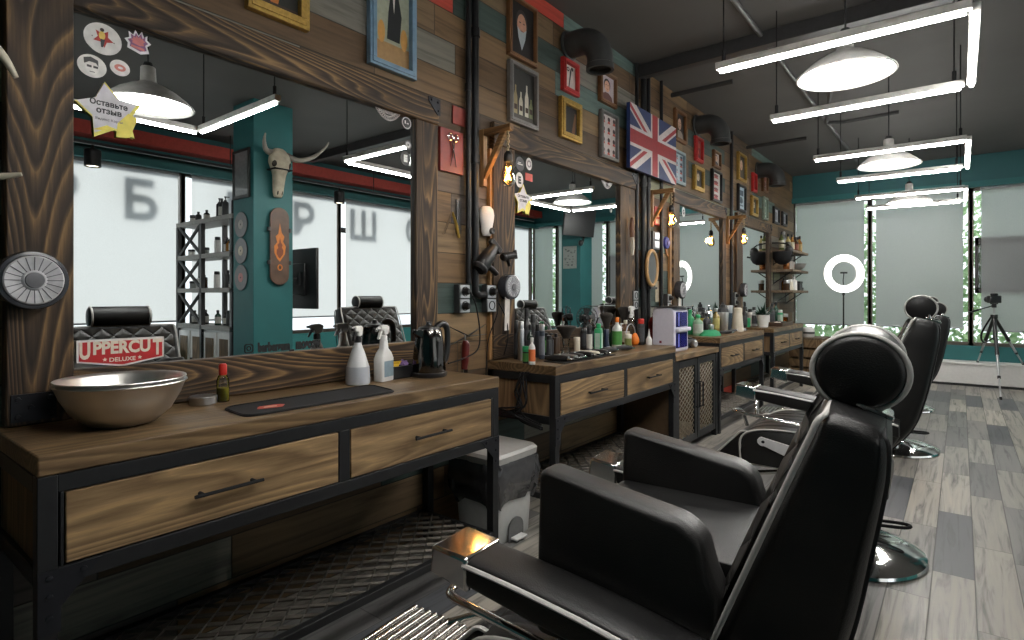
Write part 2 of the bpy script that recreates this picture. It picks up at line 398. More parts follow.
sg = thing('window_signboard', 'dark framed outdoor signboard set inside the window to shadow the blind behind the tripod', 'signboard', (2.36, FW-.006, 1.29))  # outdoor sign, moved indoors close behind the blind so its shadow stays crisp
m = MB(); m.box((0,0,0), (1.14,.05,.07)); m.box((0,0,.68), (1.14,.05,.79)); m.box((0,0,0), (.04,.05,.79)); m.box((1.10,0,0), (1.14,.05,.79)); m.build('frame', dark_sign, sg)
MB().box((.04,.030,.07), (1.10,.034,.68)).build('board', glass('smoky sign panel', (.38,.38,.38,1), .3), sg)

bn = thing('radiator_cover', 'long white radiator cover under the far windows', 'radiator cover', (0, 10.11, 0))
MB().box((.25, 0, .035), (5.2, .31, .30)).build('body', white_pl, bn, bevel=.004)
MB().box((.22, -.015, .30), (5.23, .31, .33)).build('top', white_pl, bn, bevel=.004)
MB().box((.25, .02, 0), (5.2, .30, .035)).build('plinth', dark_pl, bn)

def column(name, y0, y1, x0=3.40, x1=3.82):
    c = bpy.data.objects.new(name, None); col.objects.link(c); struct(c, 'square teal painted column')
    MB().box((x0, y0, 0), (x1, y1, CEIL)).build('shaft', teal, c, bevel=.006)
    MB().box((x0-.012, y0-.012, 0), (x1+.012, y1+.012, .10)).build('plinth', teal_dk, c, bevel=.004)
column('column', 2.89, 3.32); column('column', 9.15, 9.57)

# ------------------------------------------------------------------ light
w = bpy.data.worlds.new('daylight'); sc.world = w; w.use_nodes = True
nt = w.node_tree; nt.nodes.clear()
bg = nt.nodes.new('ShaderNodeBackground'); ou = nt.nodes.new('ShaderNodeOutputWorld'); nt.links.new(bg.outputs[0], ou.inputs[0])
bg.inputs[0].default_value = (.88,.95,1,1); bg.inputs[1].default_value = 1.65
sun = bpy.data.lights.new('sun', 'SUN'); sun.energy = 3.6; sun.angle = R(9); sun.color = (1,.96,.9)
so = bpy.data.objects.new('sun', sun); col.objects.link(so)
so.rotation_euler = Vector((-1, .12, -.42)).to_track_quat('-Z', 'Y').to_euler()

tube_m = emit('led tube', (1,.975,.93,1), 95.0)
hous_m = M('pale lamp housing', (.42,.41,.39), .4, .2)
cord_m = black_matt
def u_lamp(y0, y1, z, x0=1.17, x1=2.22, label=''):
    o = thing('led_tube_lamp', label, 'lamp', ((x0+x1)/2, (y0+y1)/2, z), group=None)
    cx, cy = (x0+x1)/2, (y0+y1)/2
    bars = [((x0,y0),(x1,y0)), ((x0,y1),(x1-.02,y1)), ((x1+.03,y0+.05),(x1+.03,y1-.02))]
    for (a, b) in bars:
        ax, ay, bx, by = a[0]-cx, a[1]-cy, b[0]-cx, b[1]-cy
        m = MB(); hh = MB(); w_ = .034
        if abs(ax-bx) > abs(ay-by):
            hh.box((ax-.02, ay-w_/2-.004, .012), (bx+.02, ay+w_/2+.004, .050)); m.box((ax, ay-.010, -.008), (bx, ay+.010, .012))
        else:
            hh.box((ax-w_/2-.004, ay-.02, .012), (ax+w_/2+.004, by+.02, .050)); m.box((ax-.010, ay, -.008), (ax+.010, by, .012))
        H = hh.build('housing', hous_m, o, bevel=.004); m.build('tube', tube_m, H, bevel=.005)
    for (x, y) in ((x0+.02, y0), (x1-.02, y0), (x0+.02, y1), (x1-.05, y1)):
        c = MB(); c.cyl((x-cx, y-cy, .05), (x-cx, y-cy, CEIL-z), .004, n=6); c.cyl((x-cx, y-cy, .05), (x-cx, y-cy, .11), .011, n=8)
        c.build('suspension_cord', cord_m, o, smooth=40)
    return o
ZL = 2.47
for y0, y1, z, lab in ((.72, 1.88, 2.45, 'suspended three-sided LED tube lamp visible only in the first mirror'), (3.14, 4.27, ZL, 'largest suspended three-sided LED tube lamp, nearest the viewer'),
                       (5.75, 6.98, ZL, 'middle suspended three-sided LED tube lamp around the second dome pendant'), (8.33, 9.40, ZL, 'smallest suspended three-sided LED tube lamp, closest to the far windows')):
    u_lamp(y0, y1, z, label=lab)

shade_out = M('grey enamel lamp shade', (.30,.295,.28), .35, .35)
shade_in = M('white enamel', (.85,.84,.80), .5)
diff_m = emit('lamp diffuser', (1,.98,.93,1), 11.0)
def pendant(x, y, z, lab):
    o = thing('dome_pendant', lab, 'pendant lamp', (x, y, z))
    prof = [(.036,.235),(.040,.23),(.043,.15),(.055,.135),(.10,.115),(.16,.08),(.215,.035),(.245,.0)]
    m = MB(); m.lathe(prof, n=40); m.build('lamp_shade', shade_out, o, smooth=50)
    m = MB(); m.lathe([(r-.004, h-.003) for r, h in prof[3:]][::-1] + [(0,.11)], n=40); m.build('lining', shade_in, o, smooth=50)
    m = MB(); m.lathe([(0,.022),(.222,.018),(.226,.012),(0,.006)], n=40); m.build('diffuser', diff_m, o, smooth=50)
    m = MB(); m.lathe([(.247,-.003),(.250,0),(.247,.006),(.240,.004)], n=40); m.build('rim', hous_m, o, smooth=60)
    m = MB(); m.cyl((0,0,.235), (0,0,CEIL-z), .005, n=6); m.lathe([(0,.262),(.022,.262),(.03,.235),(0,.235)], n=16); m.build('cord', cord_m, o, smooth=40)
    return o
for y, z, lab in ((1.35, 2.40, 'grey dome pendant reflected large in the first mirror'), (3.68, 2.49, 'large grey dome pendant hanging within the nearest tube lamp'), (6.15, 2.43, 'grey dome pendant hanging within the middle tube lamp'), (8.75, 2.43, 'smallest grey dome pendant hanging near the far windows')):
    pendant(1.69, y, z, lab)

# conduits and cable trays under the ceiling
def pipe(name, pts, r, mat, lab, cat='pipe', n=10, extra=()):
    m = MB(); m.tube(pts, r, n)
    for (p, q, rr_) in extra: m.cyl(p, q, rr_, n=12)
    o = m.build(name, mat, smooth=50); return tag(o, lab, cat)
duct_m = M('dark grey duct paint', (.030,.030,.031), .5, .2)
tr_ = MB(); tr_.box((.02, 4.52, CEIL-.11), (5.0, 4.60, CEIL-.005)); tag(tr_.build('cable_tray', duct_m, bevel=.004), 'long dark cable tray crossing the ceiling behind the nearest tube lamp', 'cable tray')
pipe('ceiling_conduit', [(.92, 2.2, CEIL-.03), (1.02, 3.3, CEIL-.03), (1.02, 9.6, CEIL-.03)], .018, M('grey conduit', (.10,.10,.10), .5), 'thin grey conduit running along the ceiling over the lamps', 'conduit')
pipe('ceiling_conduit', [(1.35, 5.5, CEIL-.04), (1.05, 7.0, CEIL-.10), (1.20, 7.1, CEIL-.10), (1.7, 7.1, CEIL-.09)], .02, duct_m, 'bent dark conduit beside the middle dome pendant', 'conduit')
pipe('ceiling_conduit', [(.06, 5.15, CEIL-.10), (.62, 5.15, CEIL-.10)], .022, duct_m, 'short black conduit stub at the wall top above the flag', 'conduit')
pipe('ceiling_conduit', [(.06, 7.55, CEIL-.10), (.75, 7.55, CEIL-.10)], .022, duct_m, 'short black conduit stub beyond the second duct elbow', 'conduit')
# ------------------------------------------------------------------ mirror frames
def gusset(parent, y, z, sy, sz, s=.085, x=.064):
    m = MB(); m.prism([(y, z), (y+sy*s, z), (y+sy*s, z+sz*.02), (y+sy*.02, z+sz*s), (y, z+sz*s)], 'x', x, x+.004)
    for (a, b) in ((.018,.018), (.062,.014), (.014,.062)): m.lathe([(.007, .004), (.006,.008), (0,.010)], (x, y+sy*a, z+sz*b), 8, 'x')
    return m.build('corner_plate', steel_flat, parent, smooth=30)
def mirror(n, yl, yr, pl, pr, lab, left_top=2.15):
    o = thing('wall_mirror', lab, 'mirror', (0, 0, 0))
    zb, zt, zB, zT = 1.02, 2.15, .873, 2.285
    MB().box((.004, yl-.02, zb-.01), (.012, yr+.02, zt+.02)).build('glass', mirror_m, o)
    MB().box((.001, pl, zT if left_top > 2.2 else zb), (.035, yl, left_top)).build('post', burnt_z, o, bevel=.004) if left_top <= 2.2 else MB().box((.001, pl, .873), (.060, yl, left_top)).build('post', burnt_z, o, bevel=.004)
    MB().box((.001, yr, zb), (.035, pr, zt)).build('post', burnt_z, o, bevel=.004)
    MB().box((.001, pl if left_top <= 2.2 else yl, zt), (.042, pr+.004, zT)).build('top_beam', burnt_y, o, bevel=.006)
    MB().box((.001, (pl if left_top <= 2.2 else yl) - .0, zB), (.038, pr, zb)).build('bottom_beam', burnt_y, o, bevel=.005)
    gusset(o, pr+.008, zT-.002, -1, -1, x=.042)
    return o
mir1 = mirror(1, .544, 1.968, .385, 2.12, 'largest wall mirror in a charred timber frame, nearest the viewer, above the steel bowl', 3.2)
mir2 = mirror(2, 2.782, 4.172, 2.574, 4.44, 'second timber framed wall mirror, above the crowd of bottles')
mir3 = mirror(3, 5.42, 6.70, 5.26, 6.82, 'third timber framed wall mirror, behind the white steriliser')
mir4 = mirror(4, 7.48, 8.72, 7.24, 8.86, 'farthest timber framed wall mirror, beside the bottle shelves')
# steel foot plate on the near end of the first mirror's post
m = MB(); m.box((.060, .395, .885), (.065, .50, .965))
for a, b in ((.41,.90), (.41,.95), (.44,.925), (.485,.90), (.485,.95)): m.lathe([(.008, 0), (.007,.004), (0,.006)], (.065, a, b), 8, 'x')
m.build('foot_plate', steel_flat, mir1, smooth=30)

# ------------------------------------------------------------------ counters
def lattice(mb, O, U, V, nu, nv, cu, cv, w, th, N, m=0):
    'expanded metal: zigzag strands meeting at the knots; O origin, U long way, V across, N normal'
    O, U, V, N = Vector(O), Vector(U), Vector(V), Vector(N)
    for j in range(nv):
        sgn = 1 if j % 2 == 0 else -1
        for i in range(nu):
            p = O + U*(i*cu) + V*((j + .5 - sgn*.46*(1 if i % 2 == 0 else -1))*cv)
            q = O + U*((i+1)*cu) + V*((j + .5 + sgn*.46*(1 if i % 2 == 0 else -1))*cv)
            a = V*(w/2) + N*(th*.6); b = N*(th/2) - V*(w*.1)
            mb.add([p-a-b, p+a-b, p+a+b, p-a+b, q-a-b, q+a-b, q+a+b, q-a+b], [(0,1,5,4),(1,2,6,5),(2,3,7,6),(3,0,4,7)], m)
mesh_m = M('worn black expanded steel', (.085,.075,.062), .42, .55, var=.3, scale=20)
def drawer(o, x, y0, y1, z0, z1, hy=.5, hl=.20):
    d = MB().box((x-.32, y0, z0), (x, y1, z1)).build('drawer', oak_y, o, bevel=.003)
    c = y0 + (y1-y0)*hy; zc = (z0+z1)/2
    m = MB(); m.tube([(x+.026, c-hl/2, zc), (x+.026, c+hl/2, zc)], .0055, 8)
    for s in (-1, 1): m.cyl((x-.001, c+s*hl*.38, zc), (x+.027, c+s*hl*.38, zc), .006, n=8)
    m.build('handle', black_matt, d, smooth=40)
    return d
def counter(y0, y1, lab, xf=.49, split=.5, cell=(.046,.080)):
    o = thing('barber_counter', lab, 'counter', (0, y0, 0)); L = y1-y0
    MB().box((.003, 0, .820), (xf, L, .870)).build('worktop', top_y, o, bevel=.004)
    s = .040; xr = xf-.003
    fr = MB()
    fr.box((xr-s, s, .775), (xr, L-s, .818)); fr.box((xr-s, s, .550), (xr, L-s, .594))
    fr.box((xr-s, s*1.1, .594), (xr-.001, .052, .775)); fr.box((xr-s, L-.052, .594), (xr-.001, L-s, .775))
    mid = L*split; fr.box((xr-s, mid-.022, .594), (xr, mid+.022, .775))
    for y in (0, L-s): fr.box((.01, y, .775), (xr-s, y+s, .818)); fr.box((.01, y, .550), (xr-s, y+s, .594))
    fr.box((.01, s, .550), (.04, L-s, .59))
    fr.build('frame', steel, o, bevel=.002)
    for x in (.01, xr-s):
        for y in (0, L-s):
            MB().box((x, y, 0), (x+s, y+s, .818)).build('leg', steel, o, bevel=.002)
    for y in (.012, L-.028): MB().box((.05, y, .594), (xr-s, y+.016, .775)).build('side_panel', oak_x, o)
    drawer(o, xr+.001, .055, mid-.026, .598, .772); drawer(o, xr+.001, mid+.026, L-.055, .598, .772)
    for y, sg in ((0, 1), (L, -1)):
        m = MB(); m.prism([(y, .592), (y+sg*.13, .592), (y+sg*.045, .50), (y+sg*.045, .44), (y, .44)], 'x', xr, xr+.004)
        for a, b in ((.022,.575), (.022,.53), (.09,.575), (.022,.48)): m.lathe([(.008,.003),(.007,.007),(0,.009)], (xr, y+sg*a, b), 8, 'x')
        m.build('corner_plate', steel_flat, o, smooth=30)
    sh = MB(); sh.box((xr-.03, s, .118), (xr, L-s, .150)); sh.box((.01, s, .118), (.04, L-s, .150))
    for y in (s, L-s-.02): sh.box((.03, y, .118), (xr-.03, y+.02, .150))
    S = sh.build('shelf_rail', steel, o, bevel=.002)
    nu = int((L-2*s)/cell[0]); nv = int((xr-.07)/cell[1]); m = MB()
    lattice(m, (.04, s, .143), (1,0,0), (0,1,0), nv*2, nu, (xr-.07)/(nv*2), (L-2*s)/nu, .011, .006, (0,0,1))
    m.build('mesh_shelf', mesh_m, S)
    return o
counter(.364, 2.075, 'nearest timber and black steel barber counter, with the steel bowl and kettle on it')
counter(2.554, 4.20, 'second timber and steel counter, crowded with bottles and brushes')
counter(5.215, 6.69, 'third timber and steel counter, just past the mesh-door cabinet', cell=(.042,.075))
counter(7.11, 8.70, 'farthest timber and steel counter, beside the bottle shelves', cell=(.05,.08))
cb = thing('mesh_door_cabinet', 'low timber topped cabinet with two expanded mesh doors between the second and third counters', 'cabinet', (0, 4.215, 0))
L = .985; x = .475
MB().box((.003, 0, .745), (x+.01, L, .79)).build('worktop', oak_y, cb, bevel=.004)
m = MB(); m.box((.01, 0, .05), (x-.03, .03, .745)); m.box((.01, L-.03, .05), (x-.03, L, .745)); m.box((.01, 0, .05), (x-.03, L, .08)); m.box((.01,.03,.08), (.02,L-.03,.745)); m.build('body', M('brown cabinet board', (.10,.06,.03), .6), cb)
for y in (0, L-.045): MB().box((x-.045, y, 0), (x, y+.045, .745)).build('post', steel, cb, bevel=.002)
for k, (a, b) in enumerate(((.05, .485), (.50, L-.05))):
    d = MB(); d.box((x-.03, a, .06), (x-.004, a+.05, .735)); d.box((x-.03, b-.05, .06), (x-.004, b, .735)); d.box((x-.03, a+.05, .06), (x-.004, b-.05, .115)); d.box((x-.03, a+.05, .68), (x-.004, b-.05, .735))
    D = d.build('door', steel, cb, bevel=.002)
    m = MB(); nu, nv = 26, 9; lattice(m, (x-.016, a+.05, .115), (0,0,1), (0,1,0), nu, nv, .565/nu, (b-a-.10)/nv, .008, .003, (1,0,0)); m.build('mesh_panel', M('tan mesh steel', (.20,.165,.12), .4, .6, var=.2), D)
    hy = b-.03 if k == 0 else a+.03
    m = MB(); m.tube([(x-.004, hy, .33), (x+.030, hy, .33), (x+.030, hy, .53), (x-.004, hy, .53)], .007, 8); m.build('handle', black_matt, D, smooth=40)
# ------------------------------------------------------------------ barber chairs
lt = NT('black leather')
tc = lt.n('ShaderNodeTexCoord'); v = lt.n('ShaderNodeTexVoronoi', i_Scale=420.0); lt.l(tc.outputs['Object'], v.inputs['Vector'])
nz = lt.n('ShaderNodeTexNoise', i_Scale=7.0, i_Detail=4.0); lt.l(tc.outputs['Object'], nz.inputs['Vector'])
lt.bsdf(lt.ramp(nz.outputs[0], [(.35, (.006,.006,.0064,1)), (.75, (.014,.0135,.013,1))]), lt.math('ADD', lt.math('MULTIPLY', nz.outputs[0], .25), .30), 0, .36,
        lt.bump(lt.math('ADD', lt.math('MULTIPLY', v.outputs['Distance'], .3), lt.math('MULTIPLY', nz.outputs[0], 1.2)), .25, .004))
leather = lt.mat
lq = NT('diamond quilted leather')
tc = lq.n('ShaderNodeTexCoord'); sp = lq.n('ShaderNodeSeparateXYZ'); lq.l(tc.outputs['Object'], sp.inputs[0])
a = lq.math('ABSOLUTE', lq.math('SINE', lq.math('MULTIPLY', lq.math('ADD', sp.outputs[1], sp.outputs[2]), 36.0)))
b = lq.math('ABSOLUTE', lq.math('SINE', lq.math('MULTIPLY', lq.math('SUBTRACT', sp.outputs[1], sp.outputs[2]), 36.0)))
hq = lq.math('POWER', lq.math('MINIMUM', a, b), .5)
lq.bsdf(lq.ramp(hq, [(.1, (.006,.006,.006,1)), (.6, (.022,.021,.019,1))]), .38, 0, .5, lq.bump(hq, .8, .012))
quilt = lq.mat
piping_m = M('pale grey piping', (.50,.49,.47), .5, var=.06)
plate_m = M('pearl white bracket plate', (.66,.66,.67), .35, .2, var=.04)

def srect(cx, cy, cz, ax, ay, hx, hy, n=28, e=5.0):
    'superellipse ring in the plane of axes ax, ay'
    out = []
    for i in range(n):
        t = 2*PI*(i+.5)/n; c, s = math.cos(t), math.sin(t)
        u = math.copysign(abs(c)**(2/e), c)*hx; w = math.copysign(abs(s)**(2/e), s)*hy
        out.append((cx+ax[0]*u+ay[0]*w, cy+ax[1]*u+ay[1]*w, cz+ax[2]*u+ay[2]*w))
    return out
def cat(P, k=4):
    'Catmull-Rom resampling of a list of tuples'
    out = []; n = len(P)
    for i in range(n-1):
        p0, p1, p2, p3 = P[max(i-1,0)], P[i], P[i+1], P[min(i+2,n-1)]
        for j in range(k):
            t = j/k
            out.append(tuple(.5*(2*b+(c-a)*t+(2*a-5*b+4*c-d)*t*t+(3*b-3*c+d-a)*t**3) for a, b, c, d in zip(p0, p1, p2, p3)))
    out.append(tuple(P[-1])); return out
def rpoly(pts, r, k=5):
    'polygon (a, b) with rounded corners'
    out = []; n = len(pts)
    for i in range(n):
        p = Vector(pts[i]); a = (Vector(pts[i-1])-p); b = (Vector(pts[(i+1)%n])-p)
        q = min(r, a.length*.45, b.length*.45); A = p + a.normalized()*q; B = p + b.normalized()*q
        for j in range(k+1):
            t = j/k; out.append(tuple(A*(1-t)**2 + p*2*t*(1-t) + B*t*t))
    return out
def slab(mb, prof, y0, y1, edge=.02, k=4, m=0):
    'padded slab: profile in x-z, extruded along y with rounded rims'
    cx = sum(p[0] for p in prof)/len(prof); cz = sum(p[1] for p in prof)/len(prof)
    def ring(y, ins):
        o = []
        for p in prof:
            d = Vector((p[0]-cx, p[1]-cz)); L = d.length or 1; o.append((cx+d.x*(1-ins/L), y, cz+d.y*(1-ins/L)))
        return o
    rings = []
    for i in range(k+1):
        t = PI/2*i/k; rings.append(ring(y0+edge*(1-math.sin(t)), edge*(1-math.cos(t)) if 0 else edge*(1-math.sin(PI/2*i/k))*0+edge*(1-math.sin(t))**0*(1-math.sin(t))*0 + edge*(math.cos(t))*.6))
    rings = [ring(y0+edge*(1-math.cos(PI/2*i/k)), edge*.8*(1-math.sin(PI/2*i/k))) for i in range(k+1)] + [ring(y1-edge*(1-math.cos(PI/2*i/k)), edge*.8*(1-math.sin(PI/2*i/k))) for i in range(k, -1, -1)]
    mb.loft(rings, m)

def build_chair(label, pump=True):
    E = thing('barber_chair', label, 'barber chair')
    # base, column, pump lever
    MB().lathe([(0,0),(.285,0),(.292,.008),(.288,.020),(.262,.034),(.20,.052),(.12,.068),(.085,.078),(.075,.095),(0,.095)], n=56).build('base', chrome, E, smooth=40)
    MB().lathe([(0,.09),(.058,.09),(.058,.255),(.047,.26),(.047,.28),(0,.28)], n=28).build('column', chrome, E, smooth=40)
    MB().tube(cat([(.03,.01,.135),(.12,.05,.125),(.20,.085,.12),(.225,.115,.12),(.20,.135,.12),(.11,.105,.125),(.03,.06,.135)], 3), .008, 8).build('pump_lever', black_matt, E, smooth=50)
    MB().box((-.24,-.20,.250), (.16,.20,.334)).build('seat_frame', black_pl, E, bevel=.012)
    # ribbed seat cushion
    prof = [(-.37,.46),(.09,.46),(.11,.54),(.08,.605),(-.06,.640),(-.18,.650),(-.30,.643),(-.372,.618),(-.402,.575),(-.402,.50),(-.395,.468)]
    prof = cat(prof + [prof[0]], 3)[:-1]; cx, cz = -.13, .55
    rings = []; n = 61
    for i in range(n):
        y = -.25 + .5*i/(n-1); q = abs(y)/.25
        g = 1 - .10*max(0, 1-abs(((y+.25)/.5*7) % 1 - .0)*7) - .10*max(0, 1-abs(((y+.25)/.5*7) % 1 - 1.0)*7)
        e = 1 - .04*max(0, (q-.90)/.10)**2; g *= 1 - .10*q**3
        rings.append([(cx+(x-cx)*e*(1 if z < .55 else g**.5), y, cz+(z-cz)*e*(g if z > .55 else 1)) for x, z in prof])
    st = MB().loft(rings).build('seat', leather, E, (0,0,-.125), smooth=60)
    for s in (-1, 1):
        pts = [(cx+(x-cx)*.985, s*.243, cz+(z-cz)*(.985 if z < .55 else .90)) for x, z in prof]
        MB().tube(pts, .0055, 6, closed=True).build('piping', piping_m, st, smooth=60)
    for s in (-1, 1):   # teardrop hinge plates on the seat sides
        c0, c1 = Vector((-.30,.455)), Vector((-.04,.375)); poly = []
        for i in range(13): t = PI*.5+.28 + PI*i/12; poly.append((c0.x+.022*math.cos(t), c0.y+.022*math.sin(t)))
        for i in range(13): t = -PI*.5+.28 + PI*i/12; poly.append((c1.x+.050*math.cos(t), c1.y+.050*math.sin(t)))
        m = MB(); m.prism(poly, 'y', s*.249, s*.260)
        P = m.build('hinge_plate', plate_m, E, bevel=.002)
        m = MB(); m.lathe([(.007,.0),(.007,.004),(0,.005)] if s > 0 else [(0,-.005),(.007,-.004),(.007,0)], (-.297, s*.260, .455), 12, 'y')
        m.build('bolt', steel_flat, P, smooth=40)
    # reclined backrest
    K = [(.02,.50,.14,.44,.230),(.07,.62,.245,.58,.245),(.122,.76,.288,.72,.25),(.174,.90,.312,.86,.25),(.212,1.000,.326,.955,.249),(.224,1.030,.329,.995,.247),(.234,1.055,.328,1.025,.244),(.250,1.067,.318,1.045,.232)]
    rings = []; pl, pr, ql, qr = [], [], [], []
    for (fx, fz, rx, rz, w) in cat(K, 4):
        ax = Vector((rx-fx, 0, rz-fz)); h = ax.length/2; ax.normalize()
        r = srect((fx+rx)/2, 0, (fz+rz)/2, ax, (0,1,0), h, w, 36, 6.0); rings.append(r)
        pl.append((fx+ax.x*h*.10, -w*.985, fz+ax.z*h*.10)); pr.append((fx+ax.x*h*.10, w*.985, fz+ax.z*h*.10))
        ql.append((rx-ax.x*h*.10, -w*.985, rz-ax.z*h*.10)); qr.append((rx-ax.x*h*.10, w*.985, rz-ax.z*h*.10))
    bk = MB().loft(rings).build('backrest', leather, E, smooth=60)
    MB().tube(pl[:-2] + pr[:-2][::-1], .0046, 8).build('piping', piping_m, bk, smooth=60)
    MB().tube([tuple(Vector(p)) for p in ql[:-2]] + qr[:-2][::-1], .003, 6).build('rear_seam', black_matt, bk, smooth=60)
    # quilted inner face of the backrest
    fr = []
    for (fx, fz, rx, rz, w) in cat(K, 4)[2:-6]:
        fr.append([(fx-.004, y, fz) if abs(y) > .9*w*.9 else (fx-.014, y, fz+.004) for y in [w*.9*(2*i/10-1) for i in range(11)]])
    m = MB(); nn = 11; vs = [p for r in fr for p in r]
    m.add(vs, [(i*nn+j, i*nn+j+1, (i+1)*nn+j+1, (i+1)*nn+j) for i in range(len(fr)-1) for j in range(nn-1)][::1])
    m.build('quilted_pad', quilt, bk, smooth=80)
    # headrest roll on chrome stems
    hx, hz = .285, 1.117
    hd = MB().lathe([(0,-.136),(.052,-.135),(.060,-.131),(.0650,-.123),(.0650,.123),(.060,.131),(.052,.135),(0,.136)], (hx,0,hz), 40, 'y', 0, 1.03, 1.0).build('headrest', leather, E, smooth=60)
    for s in (-1, 1):
        MB().tube([(hx+.0662*math.cos(2*PI*i/40), s*.125, hz+.0662*1.0*math.sin(2*PI*i/40)) for i in range(40)], .0048, 8, closed=True).build('piping', piping_m, hd, smooth=60)
    for y in (-.105, .105):
        MB().cyl((hx+.022, y, .985), (hx+.006, y, hz-.04), .0072, n=10).build('headrest_stem', chrome, E, smooth=40)
        m = MB(); m.prism([(.280,1.060),(.330,1.038),(.332,1.045),(.282,1.068)], 'y', y-.030, y+.030); m.build('headrest_bracket', chrome, E, bevel=.002)
    # arms with chrome caps
    for s in (-1, 1):
        y0, y1 = s*.258, s*.345
        prof = cat([(-.315,.730),(-.20,.718),(-.05,.695),(.10,.662),(.20,.636)], 4)
        top = [Vector(p) for p in prof]; rings = []
        for i, p in enumerate(top):
            h = .056 + .010*min(1, i/4); rings.append(srect(p.x, (y0+y1)/2, p.y-h/2, (0,0,1), (0,1,0), h/2, .047, 28, 6))
        ar = MB().loft(rings).build('armrest', leather, E, smooth=60)
        MB().tube([(p.x, s*.348, p.y-.012) for p in top], .0050, 6).build('piping', piping_m, ar, smooth=60)
        MB().tube([(p.x, s*.2545, p.y-.014) for p in top], .0040, 6).build('piping', piping_m, ar, smooth=60)
        m = MB(); m.prism([(-.305,.732),(-.388,.741),(-.394,.683),(-.305,.664)], 'y', (y0+y1)/2-.049, (y0+y1)/2+.049); m.build('arm_cap', chrome, ar, bevel=.007, seg=3)
        m = MB(); m.tube([(.02, s*.27, .34), (.0, s*.30, .60), (-.02, s*.30, .64)], .016, 10, flat=.5); m.tube([(.14, s*.24, .46), (.19, s*.30, .57), (.18, s*.30, .60)], .014, 10, flat=.6); m.build('arm_bracket', black_pl, E, smooth=50)
    # chrome front loop, leg rest and ribbed footplate
    for s in (-1, 1):
        loop = [(-.05,s*.285,.55),(-.33,s*.285,.585),(-.400,s*.280,.592),(-.42,s*.262,.592),(-.425,s*.22,.588),(-.425,s*.12,.56),(-.41,s*.09,.48)]
        MB().tube(cat(loop, 4), .0085, 10).build('front_loop', chrome, E, smooth=60)
    prof = rpoly([(-.36,.475),(-.40,.485),(-.58,.275),(-.53,.235),(-.36,.36)], .022)
    m = MB(); slab(m, prof, -.215, .215, .03); lr = m.build('leg_rest', leather, E, smooth=60)
    for s in (-1, 1):
        MB().tube([(p[0], s*.207, p[1]) for p in prof], .0055, 6, closed=True).build('piping', piping_m, lr, smooth=60)
    for s in (-1, 1):
        MB().tube([(-.24, s*.19, .30), (-.50, s*.19, .24), (-.72, s*.17, .185), (-.80, s*.11, .160)], .011, 10).build('footrest_tube', chrome, E, smooth=60)
    m = MB(); m.box((-.94,-.135,.150), (-.69,.135,.164)); fp = m.build('footplate', chrome, E, bevel=.004)
    m = MB()
    for i in range(9): x = -.925 + .0275*i; m.tube([(x,-.128,.167),(x,.128,.167)], .0085, 8)
    m.build('foot_ribs', M('worn chrome', (.45,.43,.40), .2, 1), fp, smooth=60)
    E.scale = (1.1, 1.24, 1)
    return E
c1 = build_chair('nearest black leather barber chair with a child booster seat across it')
spots = [(1.765, 3.25, 2, .090, 'second black leather barber chair, just beyond the nearest one'), (1.757, 5.65, 5, .04, 'third black leather barber chair, mostly hidden behind the second'), (1.66, 7.70, 3, .08, 'farthest black leather barber chair by the ring light')]
hx_h = .285
chairs = [copy_tree(c1) for _ in spots]
c1.location = (1.735, 1.285, 0); c1.rotation_euler = (0,0,R(5))
for c, (x, y, a, up, lab) in zip(chairs, spots):
    c.location = (x, y, 0); c.rotation_euler = (0,0,R(a)); c['label'] = lab
    for ch in c.children:
        if not ch.name.startswith(('base', 'pump')): ch.location.z += up
        if ch.name.startswith('headrest') and not ch.name.startswith(('headrest_stem', 'headrest_bracket')):
            ch.scale = (.82,.82,.82); ch.location += Vector((hx_h*.18-.02, 0, .18*1.122-.012))
# booster seat wedged between the arms of the nearest chair
bs = thing('booster_seat', 'black padded child booster seat set between the arms of the nearest barber chair', 'booster seat', (1.735, 1.235, -.008), R(3)); bs.scale = (1.0, 1.03, 1)
prof = rpoly([(-.255,.55),(-.245,.897),(.055,.853),(.092,.828),(.108,.77),(.125,.735),(.125,.55)], .020)
for s in (-1, 1):
    m = MB(); a, b = sorted((s*.245, s*.165)); slab(m, prof, a, b, .022); sp_ = m.build('side_panel', leather, bs, smooth=60)
m = MB(); slab(m, rpoly([(-.25,.55),(-.25,.765),(.17,.765),(.17,.55)], .025), -.166, .166, .006); m.build('seat', leather, bs, smooth=60)
